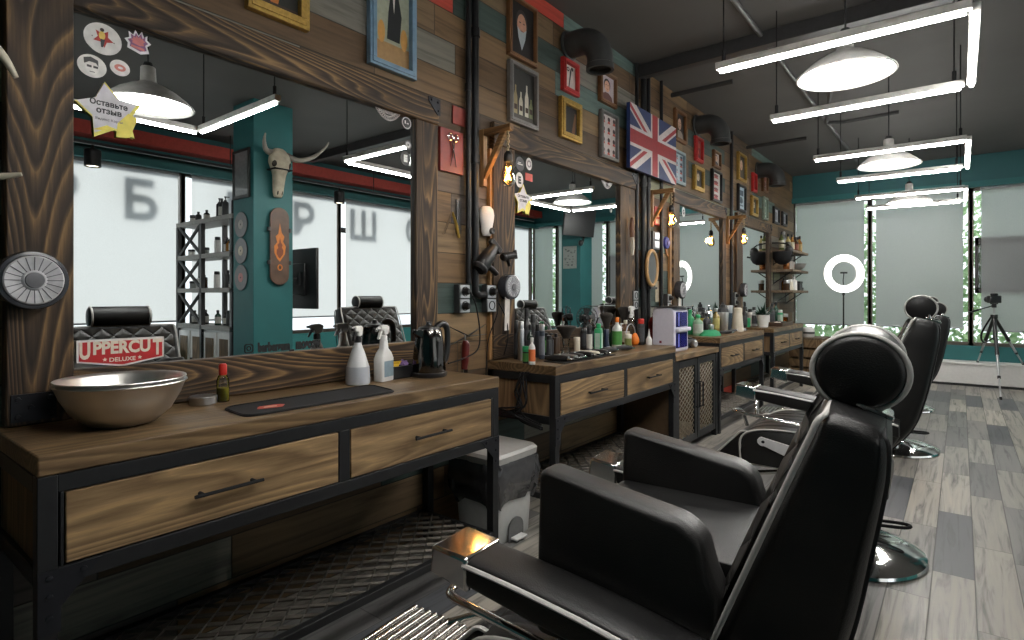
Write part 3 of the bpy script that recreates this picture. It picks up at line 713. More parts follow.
# ------------------------------------------------------------------ pictures and things on the board wall
def flat(r, g, b, rough=.5):
    return M('ink %d %d %d' % (r, g, b), srgb(r, g, b), rough, var=.10, scale=40)
def shapes(mb, mats, items, y0, y1, z0, z1, x):
    'flat print: coloured shapes in unit coordinates on a plane facing +x'
    W, H = y1-y0, z1-z0
    for k, it in enumerate(items):
        kind, c = it[0], flat(*it[1])
        if c not in mats: mats.append(c)
        m = mats.index(c); xx = x + .0004*(k+1)
        if kind == 'rect': P = [(it[2],it[3]),(it[4],it[3]),(it[4],it[5]),(it[2],it[5])]
        elif kind == 'ell': P = [(it[2]+it[4]*math.cos(2*PI*i/20), it[3]+it[5]*math.sin(2*PI*i/20)) for i in range(20)]
        else: P = it[2]
        mb.add([(xx, y0+u*W, z0+v*H) for u, v in P], [tuple(range(len(P)))], m)
def portrait(bg, coat, skin, hair, beard=None):
    it = [('rect', bg, 0,0,1,1), ('poly', coat, [(.05,0),(.95,0),(.85,.25),(.62,.36),(.38,.36),(.15,.25)]), ('ell', hair, .5,.66,.24,.24), ('ell', skin, .5,.60,.19,.22)]
    if beard: it += [('poly', beard, [(.31,.56),(.36,.36),(.5,.14),(.64,.36),(.69,.56),(.58,.50),(.42,.50)])]
    it += [('rect', hair, .38,.64,.46,.66), ('rect', hair, .54,.64,.62,.66), ('rect', (120,60,50), .44,.49,.56,.505)]
    return it
def bottles_art():
    it = [('rect', (46,46,44), 0,0,1,1), ('rect', (70,66,60), 0,0,1,.14)]
    for k, (u, h, c) in enumerate(((.2,.55,(150,135,95)), (.42,.45,(190,185,165)), (.66,.62,(205,200,185)), (.84,.38,(120,125,90)))):
        it += [('rect', c, u-.08,.12,u+.08,.12+h*.6), ('poly', c, [(u-.08,.12+h*.6),(u+.08,.12+h*.6),(u+.03,.12+h*.8),(u-.03,.12+h*.8)]), ('rect', c, u-.03,.12+h*.8,u+.03,.12+h), ('rect', (60,40,30), u-.06,.2,u+.06,.3)]
    return it
def icons_art(bg, fg, nx, nz):
    it = [('rect', bg, 0,0,1,1)]
    for i in range(nx):
        for j in range(nz):
            u, v = (i+.5)/nx, (j+.5)/nz
            it += [('ell', fg, u, v+.10/nz, .26/nx, .22/nz), ('poly', (180,70,60), [(u-.30/nx, v-.32/nz), (u+.30/nx, v-.32/nz), (u+.16/nx, v-.08/nz), (u-.16/nx, v-.08/nz)])]
    return it
def tool_art(bg, fg):
    return [('rect', bg, 0,0,1,1), ('poly', fg, [(.40,.1),(.47,.08),(.66,.78),(.56,.9)]), ('ell', fg, .36,.82,.12,.09), ('ell', bg, .36,.82,.06,.045), ('ell', fg, .7,.88,.10,.08)]
def figure_art(bg, coat, skin, foot):
    return [('rect', bg, 0,0,1,1), ('rect', foot, 0,0,1,.17), ('rect', (165,70,60), .1,.86,.9,.95), ('poly', coat, [(.36,.2),(.72,.2),(.78,.42),(.66,.62),(.48,.62),(.40,.42)]), ('poly', (215,210,200), [(.50,.61),(.60,.61),(.56,.42)]), ('ell', skin, .54,.70,.10,.09), ('poly', (30,26,24), [(.44,.72),(.47,.80),(.60,.82),(.65,.72),(.58,.75)]), ('ell', (200,150,80), .2,.24,.10,.09), ('ell', (200,150,80), .84,.24,.10,.09)]
def stripes_art(bg, a, b):
    return [('rect', bg, 0,0,1,1), ('rect', a, .15,.62,.85,.86), ('rect', b, .15,.16,.85,.22), ('ell', b, .5,.42,.28,.15), ('poly', a, [(.3,.3),(.7,.3),(.5,.55)])]
def framed(xl, xr, yt, yb, mat, lab, art, bw=.028, th=.030, X=.002, ztop=None, mathide=0):
    y0, y1 = Yat(xl, X+th), Yat(xr, X+th)
    zb = Zat(xl, yb, X+th); zt = ztop if ztop else Zat(xl, yt, X+th)
    o = thing('picture_frame', lab, 'picture', (X, (y0+y1)/2, zb))
    w, h = (y1-y0)/2, zt-zb; b = min(bw, w*.32)
    m = MB(); d = b*.35
    for (a0, a1, c0, c1) in ((-w,w,0,b),(-w,w,h-b,h),(-w,-w+b,b,h-b),(w-b,w,b,h-b)):
        m.box((0,a0,c0), (th,a1,c1))
        m.box((th-.001,a0+d*(a0<=-w+1e-6),c0+d*(c0<=1e-6)), (th+.006,a1-d*(a1>=w-1e-6),c1-d*(c1>=h-1e-6)))
    m.build('frame', mat, o, bevel=.002)
    m = MB(); m.box((.002,-w+b-.002,b-.002), (.008,w-b+.002,h-b+.002)); mats = [flat(200,195,185)]
    shapes(m, mats, art, -w+b, w-b, b, h-b, .008); m.build('print', mats, o)
    return o
blue_fr = M('pale blue painted frame', (.16,.27,.38), .45); grey_fr = M('pewter frame', (.19,.185,.18), .4, .3); brown_fr = M('walnut frame', (.16,.075,.03), .45)
red_fr = M('red painted frame', (.45,.03,.03), .45); black_fr = M('black frame', (.012,.012,.012), .4); lblue_fr = M('blue grey frame', (.25,.33,.37), .45); green_fr = M('sage frame', (.22,.27,.22), .5)
framed(248, 310, 0, 6, gold, 'wide gilt picture frame high above the nearest mirror', [('rect', (28,30,24), 0,0,1,1), ('ell', (205,120,50), .42,.40,.17,.40), ('ell', (160,150,60), .66,.5,.06,.12), ('ell', (190,170,90), .74,.42,.05,.10), ('rect', (60,40,25), 0,0,1,.06)], bw=.045, ztop=2.86)
framed(370.5, 417, 0, 62, blue_fr, 'pale blue framed poster of a gentleman in a dark coat', figure_art((160,165,145), (28,32,34), (190,150,120), (165,130,85)), bw=.035, ztop=3.02)
framed(510, 538, 0, 53, brown_fr, 'walnut framed portrait of a man with a long grey beard', portrait((20,18,18), (30,26,26), (190,140,115), (60,55,52), (165,175,180)), bw=.022, ztop=3.12)
framed(510.5, 539, 58, 120, grey_fr, 'pewter framed picture of pale bottles, below the bearded portrait', bottles_art())
framed(564, 580, 55.6, 89, red_fr, 'small red framed print under the nearest duct elbow', tool_art((205,195,190), (40,35,40)), bw=.03)
framed(562, 582.5, 95, 136, gold, 'small gilt frame with a dark picture, below the red framed print', [('rect', (32,30,30), 0,0,1,1), ('poly', (110,75,50), [(.62,.08),(.85,.08),(.95,.8),(.85,.85)])], bw=.045)
framed(601, 617.5, 67, 100, brown_fr, 'walnut framed print half behind the nearest duct elbow', portrait((175,165,170), (90,55,50), (205,160,130), (40,30,30)), bw=.025)
framed(602, 619, 108, 156, grey_fr, 'pewter framed sheet of small faces, beside the flag', icons_art((190,182,178), (60,40,42), 3, 4), bw=.022)
framed(676, 687, 107, 139, brown_fr, 'walnut framed portrait of a standing man, above and beyond the flag', portrait((40,36,34), (150,140,130), (200,160,135), (30,25,25)), bw=.03)
framed(675, 686, 148, 182, lblue_fr, 'blue grey framed line print partly hidden by the flag edge', icons_art((175,190,200), (70,85,100), 2, 4), bw=.03)
framed(696.5, 704, 135, 160, red_fr, 'narrow red framed print between the flag and second duct elbow', stripes_art((120,30,25), (160,60,50), (90,20,20)), bw=.03)
framed(695, 705, 164, 189, gold, 'small gilt framed dark print below the narrow red frame', portrait((25,22,22), (30,30,30), (190,180,160), (80,60,50)), bw=.04)
framed(714.5, 721.5, 149, 166, brown_fr, 'small walnut framed print just under the second duct elbow', portrait((180,175,170), (60,60,80), (200,160,130), (50,40,40)), bw=.025)
framed(713, 722.5, 168, 200, black_fr, 'tall black framed pale poster below the second duct elbow', icons_art((195,195,190), (120,60,60), 1, 4), bw=.025)
framed(739, 747, 151, 179, gold, 'gilt framed oval portrait beyond the second duct elbow', portrait((45,40,35), (60,55,50), (200,170,150), (40,35,32)), bw=.03)
framed(739, 746.5, 183, 210, black_fr, 'black framed pale blue print below the gilt oval portrait', stripes_art((175,195,205), (60,80,95), (90,110,120)), bw=.025)
framed(753.5, 757.5, 172, 191, red_fr, 'narrow dark red frame beneath the farthest duct elbow', stripes_art((95,30,25), (140,50,40), (70,20,20)), bw=.03)
framed(752.5, 758.5, 195, 215, gold, 'smallest gilt frame, above the farthest mirror', portrait((60,55,40), (40,40,40), (200,190,170), (60,50,40)), bw=.035)
framed(763.5, 768.5, 171, 191, brown_fr, 'walnut framed print right beside the farthest duct elbow', stripes_art((150,120,110), (110,40,35), (60,40,40)), bw=.03)
framed(764, 768.5, 196, 219, green_fr, 'sage framed pale print near the farthest corner', stripes_art((160,180,165), (90,120,105), (120,140,130)), bw=.03)
framed(774.5, 780, 206, 223, black_fr, 'black framed white print, first of the last two before the far windows', [('rect', (190,192,195), 0,0,1,1), ('rect', (150,150,155), .2,.2,.8,.8)], bw=.03)
framed(783, 787.5, 211, 225, black_fr, 'black framed white print nearest the far windows', [('rect', (185,188,192), 0,0,1,1), ('rect', (140,142,150), .25,.25,.75,.75)], bw=.03)

# union flag canvas
y0, y1 = Yat(630, .095), Yat(676, .095); z0, z1 = Zat(630, 167, .095), Zat(630, 101.6, .095)
def clip(P, box):
    for ax, lim, sg in ((0,box[0],1),(0,box[1],-1),(1,box[2],1),(1,box[3],-1)):
        Q = []
        for i in range(len(P)):
            a, b = P[i-1], P[i]; da, db = (a[ax]-lim)*sg, (b[ax]-lim)*sg
            if (da >= 0) != (db >= 0):
                t = da/(da-db); Q.append((a[0]+(b[0]-a[0])*t, a[1]+(b[1]-a[1])*t))
            if db >= 0: Q.append(b)
        P = Q
    return P
fl = thing('flag_canvas', 'stretched canvas printed with a red, white and blue union flag', 'flag', (.064, (y0+y1)/2, (z0+z1)/2))
W, H = y1-y0, z1-z0; m = MB(); m.box((0,-W/2,-H/2), (.032,W/2,H/2), 0)
fm = [flat(26,46,92), flat(192,184,182), flat(152,34,40)]
def band(p, q, wd, mi, lay, off=0.0, bx=None):
    p, q = Vector(p), Vector(q); d = (q-p).normalized(); nrm = Vector((-d.y, d.x)); p = p-d*.3+nrm*off; q = q+d*.3+nrm*off
    P = clip([tuple(p-nrm*wd/2), tuple(q-nrm*wd/2), tuple(q+nrm*wd/2), tuple(p+nrm*wd/2)], bx or (-W/2,W/2,-H/2,H/2))
    if len(P) > 2: m.add([(.032+.0005*lay, a, b) for a, b in P], [tuple(range(len(P)))], mi)
u = H/30
for p, q in (((-W/2,-H/2),(W/2,H/2)), ((-W/2,H/2),(W/2,-H/2))): band(p, q, 6*u*1.0, 1, 1)
hx_, hy_ = W/2, H/2
band((-hx_,-hy_), (0,0), 2*u, 2, 2, u, (-hx_,0,-hy_,0)); band((0,0), (hx_,hy_), 2*u, 2, 2, -u, (0,hx_,0,hy_))
band((-hx_,hy_), (0,0), 2*u, 2, 2, u*-1, (-hx_,0,0,hy_)); band((0,0), (hx_,-hy_), 2*u, 2, 2, u, (0,hx_,-hy_,0))
band((-hx_,0), (hx_,0), 9.4*u, 1, 3); band((0,-hy_), (0,hy_), 9.4*u, 1, 3.4); band((-hx_,0), (hx_,0), 6.4*u, 2, 4); band((0,-hy_), (0,hy_), 6.4*u, 2, 5)
m.build('canvas', fm, fl)

# ventilation elbows
vent_m = M('charcoal ventilation duct', (.035,.037,.037), .55, .1)
for (y, z, r, lab) in ((3.44, 3.03, .088, 'nearest black ventilation duct elbow, above the small red framed print'), (5.94, 3.05, .095, 'second black ventilation duct elbow, just beyond the flag'), (8.25, 2.97, .10, 'farthest black ventilation duct elbow, near the teal beam')):
    E = thing('duct_elbow', lab, 'duct', (.0, y, z)); m = MB(); pts = [(.005,0,0),(.10,0,0)]
    for i in range(1, 9): a = PI/2*i/8; pts.append((.10+.16*math.sin(a), 0, -.16*(1-math.cos(a))))
    pts += [(.26,0,-.20)]
    m.tube(pts, r, 28); m.build('elbow', vent_m, E, smooth=50)
    m = MB(); m.lathe([(r*.86,0),(r*1.08,0),(r*1.08,.035),(r,.04)], (.26,0,-.235), 28); m.build('collar', vent_m, E, smooth=40)
    m = MB(); m.lathe([(0,.03),(r*.9,.03),(r*.9,.034),(0,.034)], (.26,0,-.235), 28); m.build('opening', black_matt, E)
    m = MB(); m.lathe([(r*1.18,.004),(r*1.18,.016),(r,.022)], (0,0,0), 28, 'x'); m.build('wall_flange', vent_m, E, smooth=40)

# vertical pipes between the mirrors
bp = M('black iron pipe', (.016,.016,.017), .42, .4)
pipe('wall_pipe', [(.035, 2.415, CEIL-.01), (.035, 2.415, 1.30), (.035, 2.415, 1.27), (.035, 2.44, 1.255), (.035, 2.50, 1.255)], .021, bp, 'black iron wall pipe ending beside the outlets past the nearest mirror, thicker of its pair', extra=[((.035,2.415,2.0),(.035,2.415,2.05),.027), ((.035,2.415,2.72),(.035,2.415,2.77),.027)])
pipe('wall_pipe', [(.03, 2.362, CEIL-.01), (.03, 2.362, 1.32)], .016, bp, 'thinner black iron wall pipe of the pair beside the red plaque', extra=[((.03,2.362,2.4),(.03,2.362,2.44),.021)])
for y, zb, r, lab in ((4.47, .90, .016, 'thin black wall pipe next to the second mirror, first of four'), (4.60, .88, .026, 'thickest black wall pipe behind the flag and oval mirror'), (4.70, .88, .020, 'black wall pipe behind the oval mirror, beside the thickest one'), (4.98, .95, .016, 'thin black wall pipe under the second bracket lamp'), (7.03, .95, .020, 'black wall pipe near the third bracket lamp')):
    pipe('wall_pipe', [(.034, y, CEIL-.01), (.034, y, zb)], r, bp, lab, extra=[((.034,y,2.2),(.034,y,2.24),r*1.25)])
for (y, z0_, z1_, lab) in ((2.575, .875, 2.12, 'amber stained upright strip beside the second mirror post'), (4.42, .875, 2.10, 'amber stained upright strip past the second mirror'), (5.02, .95, 2.05, 'amber stained upright strip below the second bracket lamp'), (5.22, .875, 2.10, 'amber stained upright strip before the third mirror post'), (7.10, .875, 2.15, 'amber stained upright strip lit by the third bulb'), (7.28, .875, 2.15, 'amber stained upright strip before the farthest mirror post')):
    tag(MB().box((.002, y-.022, z0_), (.026, y+.022, z1_)).build('wall_strip', amber_z, bevel=.002), lab, 'timber strip')

# bracket lamps with filament bulbs
fil = emit('glowing filament', (1,.55,.16,1), 40.0)
rope_m = M('jute rope', (.42,.33,.20), .85, var=.2, scale=200)
bulb_g = glass('amber bulb glass', (1,.82,.5,1), .0)
brass = M('aged brass', (.35,.24,.10), .35, .9)
def bracket(y, zt, zbulb, lab, ln=.228):
    o = thing('bracket_lamp', lab, 'wall lamp', (.002, y, 0)); s = .034
    MB().box((0,-s/2,zt-.33), (.035,s/2,zt)).build('wall_upright', amber_z, o, bevel=.003)
    MB().box((.035,-s/2,zt-.04), (ln,s/2,zt-.002)).build('arm', amber_x, o, bevel=.003)
    m = MB(); m.prism([(.035,zt-.29),(.035,zt-.245),(ln-.075,zt-.04),(ln-.03,zt-.04)], 'y', -s/2+.002, s/2-.002); m.build('brace', amber_x, o, bevel=.003)
    m = MB(); m.tube([(ln-.025+.004*math.sin(i*1.1), .004*math.cos(i*1.1), zt-.03-(zt-.03-zbulb-.105)*i/24) for i in range(25)], .0065, 6); m.build('rope_cord', rope_m, o, smooth=60)
    m = MB(); m.lathe([(0,.115),(.014,.112),(.024,.095),(.026,.06),(.021,.052),(0,.052)], (ln-.025,0,zbulb), 16); m.build('socket', black_pl, o, smooth=40)
    m = MB(); m.lathe([(.018,.058),(.022,.04),(.037,.0),(.044,-.03),(.040,-.06),(.024,-.082),(0,-.088)], (ln-.025,0,zbulb), 20); B = m.build('bulb', bulb_g, o, smooth=60)
    m = MB(); m.tube([(ln-.025+.019*math.cos(i*PI*.9), .019*math.sin(i*PI*.9), zbulb+(.028 if i % 2 else -.052)) for i in range(11)], .003, 5); m.build('filament', fil, B)
    pl = bpy.data.lights.new('bulb glow', 'POINT'); pl.energy = 2.2; pl.color = (1,.58,.22); pl.shadow_soft_size = .03
    po = bpy.data.objects.new('bulb_glow', pl); col.objects.link(po); po.location = (ln+.01, 0, zbulb-.01); po.parent = o
    return o
bracket(2.50, 2.215, 1.95, 'bracket lamp with glowing bulb between the first two mirrors')
bracket(4.80, 2.20, 1.935, 'bracket lamp with glowing bulb under the flag')
bracket(6.93, 2.20, 1.935, 'bracket lamp with glowing bulb before the farthest mirror')

# outlets
def outlet(y, z, lab, two=True, box=dark_pl, plugs=(1,1)):
    o = thing('wall_outlet', lab, 'outlet', (.002, y, z)); w, h = .042, .040
    n = 2 if two else 1
    MB().box((0,-w,-h*n), (.040,w,h*n)).build('box', box, o, bevel=.004)
    for k in range(n):
        zc = h*(n-1) - 2*h*k
        f = MB().box((.040,-w+.004,zc-h+.004), (.047,w-.004,zc+h-.004)).build('face_plate', silver, o, bevel=.002)
        m = MB(); m.lathe([(.027,0),(.027,.003),(.022,.0035),(.022,-.002),(0,-.002)], (.047,0,zc), 20, 'x'); m.build('socket_well', black_pl, f, smooth=30)
        if plugs[k]: m = MB(); m.lathe([(0,0),(.020,0),(.020,.02),(.014,.034),(0,.036)], (.0465,0,zc), 14, 'x'); m.build('plug', black_pl, f, smooth=40)
    return o
outlet(2.315, 1.235, 'double grey outlet by the kettle, nearer of the two beside the iron pipe')
outlet(2.545, 1.235, 'double grey outlet beside the second mirror post, past the iron pipe', plugs=(1,0))
outlet(4.43, 1.215, 'small grey outlet on the strip past the second mirror', two=True, plugs=(0,0))
outlet(5.14, 1.19, 'double grey outlet behind the white steriliser')
outlet(7.16, 1.215, 'double outlet under the third bracket lamp')
def cable(pts, r, lab):
    m = MB(); m.tube(cat(pts, 5), r, 6); return tag(m.build('power_cable', black_matt, smooth=60), lab, 'cable')
cable([(.09,2.315,1.27),(.115,2.33,1.20),(.10,2.38,1.05),(.09,2.37,.95),(.14,2.20,.92),(.20,2.03,.915)], .004, 'black cable looping from the nearer outlet down to the kettle')
cable([(.09,2.545,1.275),(.11,2.52,1.15),(.06,2.50,1.0),(.05,2.49,.80),(.06,2.47,.62)], .0035, 'black cable hanging straight down from the outlet by the second mirror post')
cable([(.03,2.60,1.24),(.06,2.66,1.12),(.08,2.655,1.0),(.07,2.63,.90)], .0035, 'short black cable by the hanging paper strip')
m = MB(); rr = random.Random(5)
for k in range(6):
    j = lambda q: rr.uniform(-q, q)
    y = 2.520; m.tube(cat([(.30+j(.03), y+j(.01), .83), (.28+j(.05), y+j(.012), .72+j(.02)), (.27+j(.05), y+j(.012), .64), (.20+j(.08), y+j(.012), .59+j(.02)), (.30+j(.06), y+j(.012), .565+j(.02)), (.42, y+j(.01), .54+j(.015))], 4), .0055, 6)
tag(m.build('cable_bundle', black_matt, smooth=60), 'tangled black cables slung under the near end of the second counter', 'cables')
rb = MB(); rb.prism(rpoly([(2.30,.545),(2.52,.535),(2.47,.66),(2.40,.70),(2.35,.63)], .02), 'x', .004, .05)
tag(rb.build('red_bag', M('red cloth', (.55,.03,.03), .8), bevel=.012), 'red cloth bag hanging low on the wall between the first two counters', 'bag')

# barber tools hung past the nearest mirror
def wy(px, X=.01): return Yat(px, X)
pq = thing('tool_plaque', 'red wall plaque with chrome scissors mounted on it', 'plaque', (.002, 0, 0))
a, b = Yat(440.5, .02), Yat(463.5, .02); zt, zb = Zat(440.5, 126, .02), Zat(440.5, 170, .02)
MB().box((0,a,zb), (.018,b,zt)).build('board', M('red lacquer board', (.21,.025,.02), .5), pq, bevel=.003)
sc_ = MB(); cy_, cz_ = (a+b)/2, (zt+zb)/2
for s in (-1, 1):
    sc_.tube([(.026, cy_+s*.022+.016*math.cos(2*PI*i/14), cz_+.075+.018*math.sin(2*PI*i/14)) for i in range(14)], .0035, 6, closed=True)
    sc_.tube([(.026, cy_+s*.014, cz_+.058), (.026, cy_, cz_+.01), (.026, cy_-s*.022, cz_-.085)], [.004,.0055,.002], 6, flat=.6)
sc_.tube([(.019,cy_,cz_+.01),(.029,cy_,cz_+.01)], .006, 8)
sc_.build('scissors', chrome, pq, smooth=50)
tag(MB().box((.002, Yat(453,.01), Zat(453,123,.01)), (.010, Yat(466,.01), Zat(453,105,.01))).build('wall_tile', M('faded red board', (.24,.04,.03), .6), bevel=.002), 'small faded red board above the scissors plaque', 'board')
z_ = lambda px, py: Zat(px, py, .02)
rz = thing('straight_razor', 'open straight razor with yellow handle hung in an inverted V', 'razor', (.012, 0, 0))
p0, p1, p2 = (Yat(452.5,.02), z_(452.5,212)), (Yat(444,.02), z_(444,234)), (Yat(459,.02), z_(459,238))
m = MB(); m.tube([(.004,)+p0, (.004,)+p1], [.008,.011], 6, flat=.3); m.build('blade', chrome, rz, smooth=40)
m = MB(); m.tube([(.008,)+p0, (.008, (p0[0]+p2[0])/2+.006, (p0[1]+p2[1])/2), (.008,)+p2], [.008,.011,.009], 8, flat=.5); m.build('handle', M('yellow horn handle', (.50,.32,.06), .35), rz, smooth=50)
cm = thing('barber_comb', 'long dark barber comb hung beside the open razor', 'comb', (.004, 0, 0))
a, b = Yat(458,.02), Yat(463,.02); m = MB(); m.box((0,a,z_(458,234)), (.006,a+(b-a)*.45,z_(458,199))); cb_ = m.build('spine', black_pl, cm, bevel=.001)
m = MB(); zt, zb = z_(458,200), z_(458,233)
for i in range(44): z = zb+(zt-zb)*i/44; m.box((.001,a+(b-a)*.4,z), (.005,b,z+(zt-zb)/80))
m.build('teeth', black_pl, cm)
dc = thing('wall_camera', 'white pear shaped wall camera with a small dark lens', 'camera', (.004, Yat(486.5,.03), z_(486.5,222)))
m = MB(); m.lathe([(0,-.085),(.030,-.082),(.040,-.06),(.043,-.03),(.052,.01),(.056,.04),(.048,.072),(.028,.088),(0,.092)], (0.028,0,0), 24, 'z', 0, .62, 1.0); m.build('body', white_pl, dc, smooth=60)
m = MB(); m.lathe([(.017,-.01),(.019,.012),(.015,.016),(.006,.012),(0,.012)], (.052,.012,-.055), 16, 'x'); m.build('lens', dark_pl, dc, smooth=40)
def dryer(o):
    m = MB(); m.lathe([(0,-.10),(.030,-.10),(.038,-.085),(.040,-.02),(.037,.05),(.028,.10),(.026,.13),(.022,.13),(0,.12)], (0,0,0), 22, 'y'); m.build('barrel', black_pl, o, smooth=50)
    m = MB(); m.tube([(0,-.02,-.02),(0,-.005,-.06),(0,.0,-.10)], [.022,.019,.017], 12); m.build('handle', black_pl, o, smooth=50)
    m = MB(); m.lathe([(.041,-.085),(.043,-.08),(.043,-.07),(.041,-.065)], (0,0,0), 22, 'y'); m.build('rear_ring', dark_pl, o, smooth=40)
    m = MB(); m.box((-.012,.12,-.045), (.012,.165,.045)); m.build('nozzle', black_pl, o, bevel=.006)
hd = thing('hair_dryer', 'black hair dryer hung nose-up on the wall above the outlets', 'hair dryer', (.075, Yat(486,.08), Zat(486,260,.08))); dryer(hd); hd.rotation_euler = (R(48),0,R(-8)); hd.scale = (1.15,.80,1.15)
hd = thing('hair_dryer', 'smaller black hair dryer clipped on the second mirror post', 'hair dryer', (.11, Yat(509,.12), Zat(509,256,.12))); dryer(hd); hd.rotation_euler = (R(12),0,R(-12)); hd.scale = (.72,.42,.60)
tl = MB(); a = Yat(450,.02)
tl.tube([(.02,Yat(450,.02),z_(450,345)),(.02,Yat(468,.02),z_(468,336)),(.02,Yat(486,.02),z_(486,324))], [.004,.010,.003], 6, flat=.4)
tl.tube([(.028,Yat(449,.02),z_(449,327)),(.028,Yat(468,.02),z_(468,336)),(.028,Yat(486,.02),z_(486,334))], [.004,.010,.003], 6, flat=.4)
tag(tl.build('thinning_shears', dark_pl, smooth=50), 'dark shears crossed on the pale green board by the kettle', 'shears')
hc = thing('hanging_clipper', 'dark red hair clipper hanging from a hook beside the kettle', 'clipper', (.035, Yat(465.5,.04), Zat(465.5,354,.04)))
m = MB(); m.tube([(0,.004,.075),(0,.008,.05),(0,.002,-.04),(0,-.006,-.085)], [.014,.026,.024,.018], 12, flat=.8); m.build('body', M('dark red enamel', (.10,.012,.010), .3), hc, smooth=50)
m = MB(); m.box((-.012,-.022,-.105), (.012,.012,-.084)); m.build('blade', chrome, hc, bevel=.002)
m = MB(); m.tube([(-.02,.0,.115),(0,.002,.105),(0,.004,.075)], .004, 6); m.build('hook', silver, hc, smooth=50)

# neck strip dispensers: clear round cases, some with the paper hanging out
case_d = M('smoky dark plastic', (.045,.047,.055), .25); frost = M('frosted clear plastic', (.50,.50,.52), .18, spec=.8)
paper = M('crepe paper', (.62,.58,.54), .8)
def dispenser(loc, r, lab, strip=0.0, rz=0, mat=frost):
    o = thing('neck_strip_dispenser', lab, 'dispenser', loc, rz)
    m = MB(); m.lathe([(0,0),(r,0),(r*1.02,.008),(r*1.02,.046),(r*.98,.056),(r*.87,.058),(r*.84,.050),(0,.05)], n=48, axis='x'); m.build('back_case', case_d, o, smooth=40)
    m = MB(); m.lathe([(r*.85,.048),(r*.845,.060),(r*.80,.064),(r*.36,.060),(r*.30,.066),(0,.068)], n=48, axis='x'); L = m.build('clear_lid', mat, o, smooth=40)
    m = MB()
    for i in range(20):
        a = 2*PI*i/20; m.tube([(.0625, r*.34*math.cos(a), r*.34*math.sin(a)), (.0655, r*.80*math.cos(a), r*.80*math.sin(a))], .0012, 5)
    m.build('fins', M('clear rib highlight', (.16,.16,.175), .2), L)
    m = MB(); m.lathe([(r*.28,.066),(r*.26,.071),(0,.0735)], n=32, axis='x'); m.build('hub', M('grey translucent hub', (.13,.13,.14), .3), o, smooth=40)
    if strip: m = MB(); m.add([(.034,-r*.62,-r*.3),(.034,-r*.02,-r*.3),(.030,-r*.10,-strip),(.030,-r*.66,-strip),(.037,-r*.62,-r*.3),(.037,-r*.02,-r*.3),(.033,-r*.10,-strip),(.033,-r*.66,-strip)], [(0,1,2,3),(7,6,5,4),(0,4,5,1),(3,2,6,7),(0,3,7,4),(1,5,6,2)]); m.build('paper_strip', paper, o)
    return o
dispenser((.061, .436, 1.295), .083, 'big clear round neck strip dispenser with radial fins on the nearest mirror post')
dispenser((.036, Yat(519,.10)-.05, Zat(519,287,.10)), .075, 'clear round dispenser with a long paper strip on the second mirror post', .26)
dispenser((.036, Yat(684,.10), Zat(684,290,.10)), .085, 'clear round dispenser with short paper above the white steriliser', .17)
dispenser((.036, Yat(748,.10)-.05, Zat(748,290,.10)), .085, 'white round dispenser on the farthest mirror post')

# between the second and third mirrors
om = thing('oval_hand_mirror', 'oval mirror in a pale wooden hoop hung on the wall pipes', 'mirror', (.085, Yat(652.5,.09), Zat(652.5,268,.09)))
m = MB(); m.tube([(0,.105*math.cos(2*PI*i/36),.15*math.sin(2*PI*i/36)) for i in range(36)], .016, 8, closed=True); m.build('hoop', M('pale beech hoop', (.45,.27,.11), .45), om, smooth=60)
m = MB(); m.lathe([(0,0),(1,0),(1,.008),(0,.008)], (-.004,0,0), 36, 'x', 0, .098, .142); m.build('glass', M('hand mirror silvering', (.78,.80,.80), .02, 1, var=0), om)
m = MB(); m.box((-.012,-.07,-.185), (.02,.07,-.165)); m.build('ledge', black_pl, om, bevel=.003)
rz = thing('straight_razor', 'closed straight razor with ivory scales hung on the second mirror post', 'razor', (.066, Yat(632.5,.07), Zat(632.5,237,.07)))
m = MB(); m.tube([(0,0,.16),(0,-.006,.08),(0,.0,.0)], [.014,.022,.018], 10, flat=.5); m.build('handle', M('brown horn', (.20,.10,.06), .4), rz, smooth=50)
m = MB(); m.tube([(0,0,-.002),(0,.008,-.08),(0,.0,-.15)], [.018,.022,.012], 10, flat=.5); m.build('ivory_scale', cream_pl, rz, smooth=50)
def plate(name, pxl, pxr, yt, yb, mat, lab, cat_, th=.012, X=.002, bev=.002):
    a, b = Yat(pxl, X+th), Yat(pxr, X+th); zt, zb = Zat(pxl, yt, X+th), Zat(pxl, yb, X+th)
    o = thing(name, lab, cat_, (X, (a+b)/2, zb)); w, h = (b-a)/2, zt-zb
    MB().box((0,-w,0), (th,w,h)).build('board', mat, o, bevel=bev); return o, w, h, th
o, w, h, th = plate('small_poster', 655, 661.5, 206, 225, flat(170,50,38), 'small red poster beside the second bulb', 'poster')
m = MB(); mats = [flat(205,190,170)]; shapes(m, mats, [('rect', (205,190,170), .12,.1,.88,.35), ('ell', (230,215,190), .5,.66,.3,.2), ('rect', (60,20,18), .3,.55,.7,.75)], -w, w, 0, h, th); m.build('print', mats, o)
o, w, h, th = plate('switch_panel', 653, 660, 231, 249, dark_pl, 'dark switch panel above the oval mirror', 'switch', .03)
for zc in (.28,.75): MB().box((th,-w*.6,h*zc-.03), (th+.008,w*.6,h*zc+.03)).build('rocker', silver, o, bevel=.002)
o = thing('badge_rosette', 'blue rosette badge pinned beside the third mirror', 'badge', (.006, Yat(667,.02), Zat(667,243,.02)))
m = MB(); m.lathe([(0,0),(.06,0),(.055,.02),(0,.026)], (0,0,0), 12, 'x'); m.build('rosette', flat(40,45,130), o, smooth=30)
m = MB(); m.lathe([(0,.024),(.028,.024),(.024,.034),(0,.036)], (0,0,0), 16, 'x'); m.build('centre', flat(120,110,170), o, smooth=30)
m = MB(); m.prism([(-.02,-.05),(.02,-.05),(.05,-.13),(.01,-.11)], 'x', .002, .008); m.build('ribbon', flat(175,115,60), o)
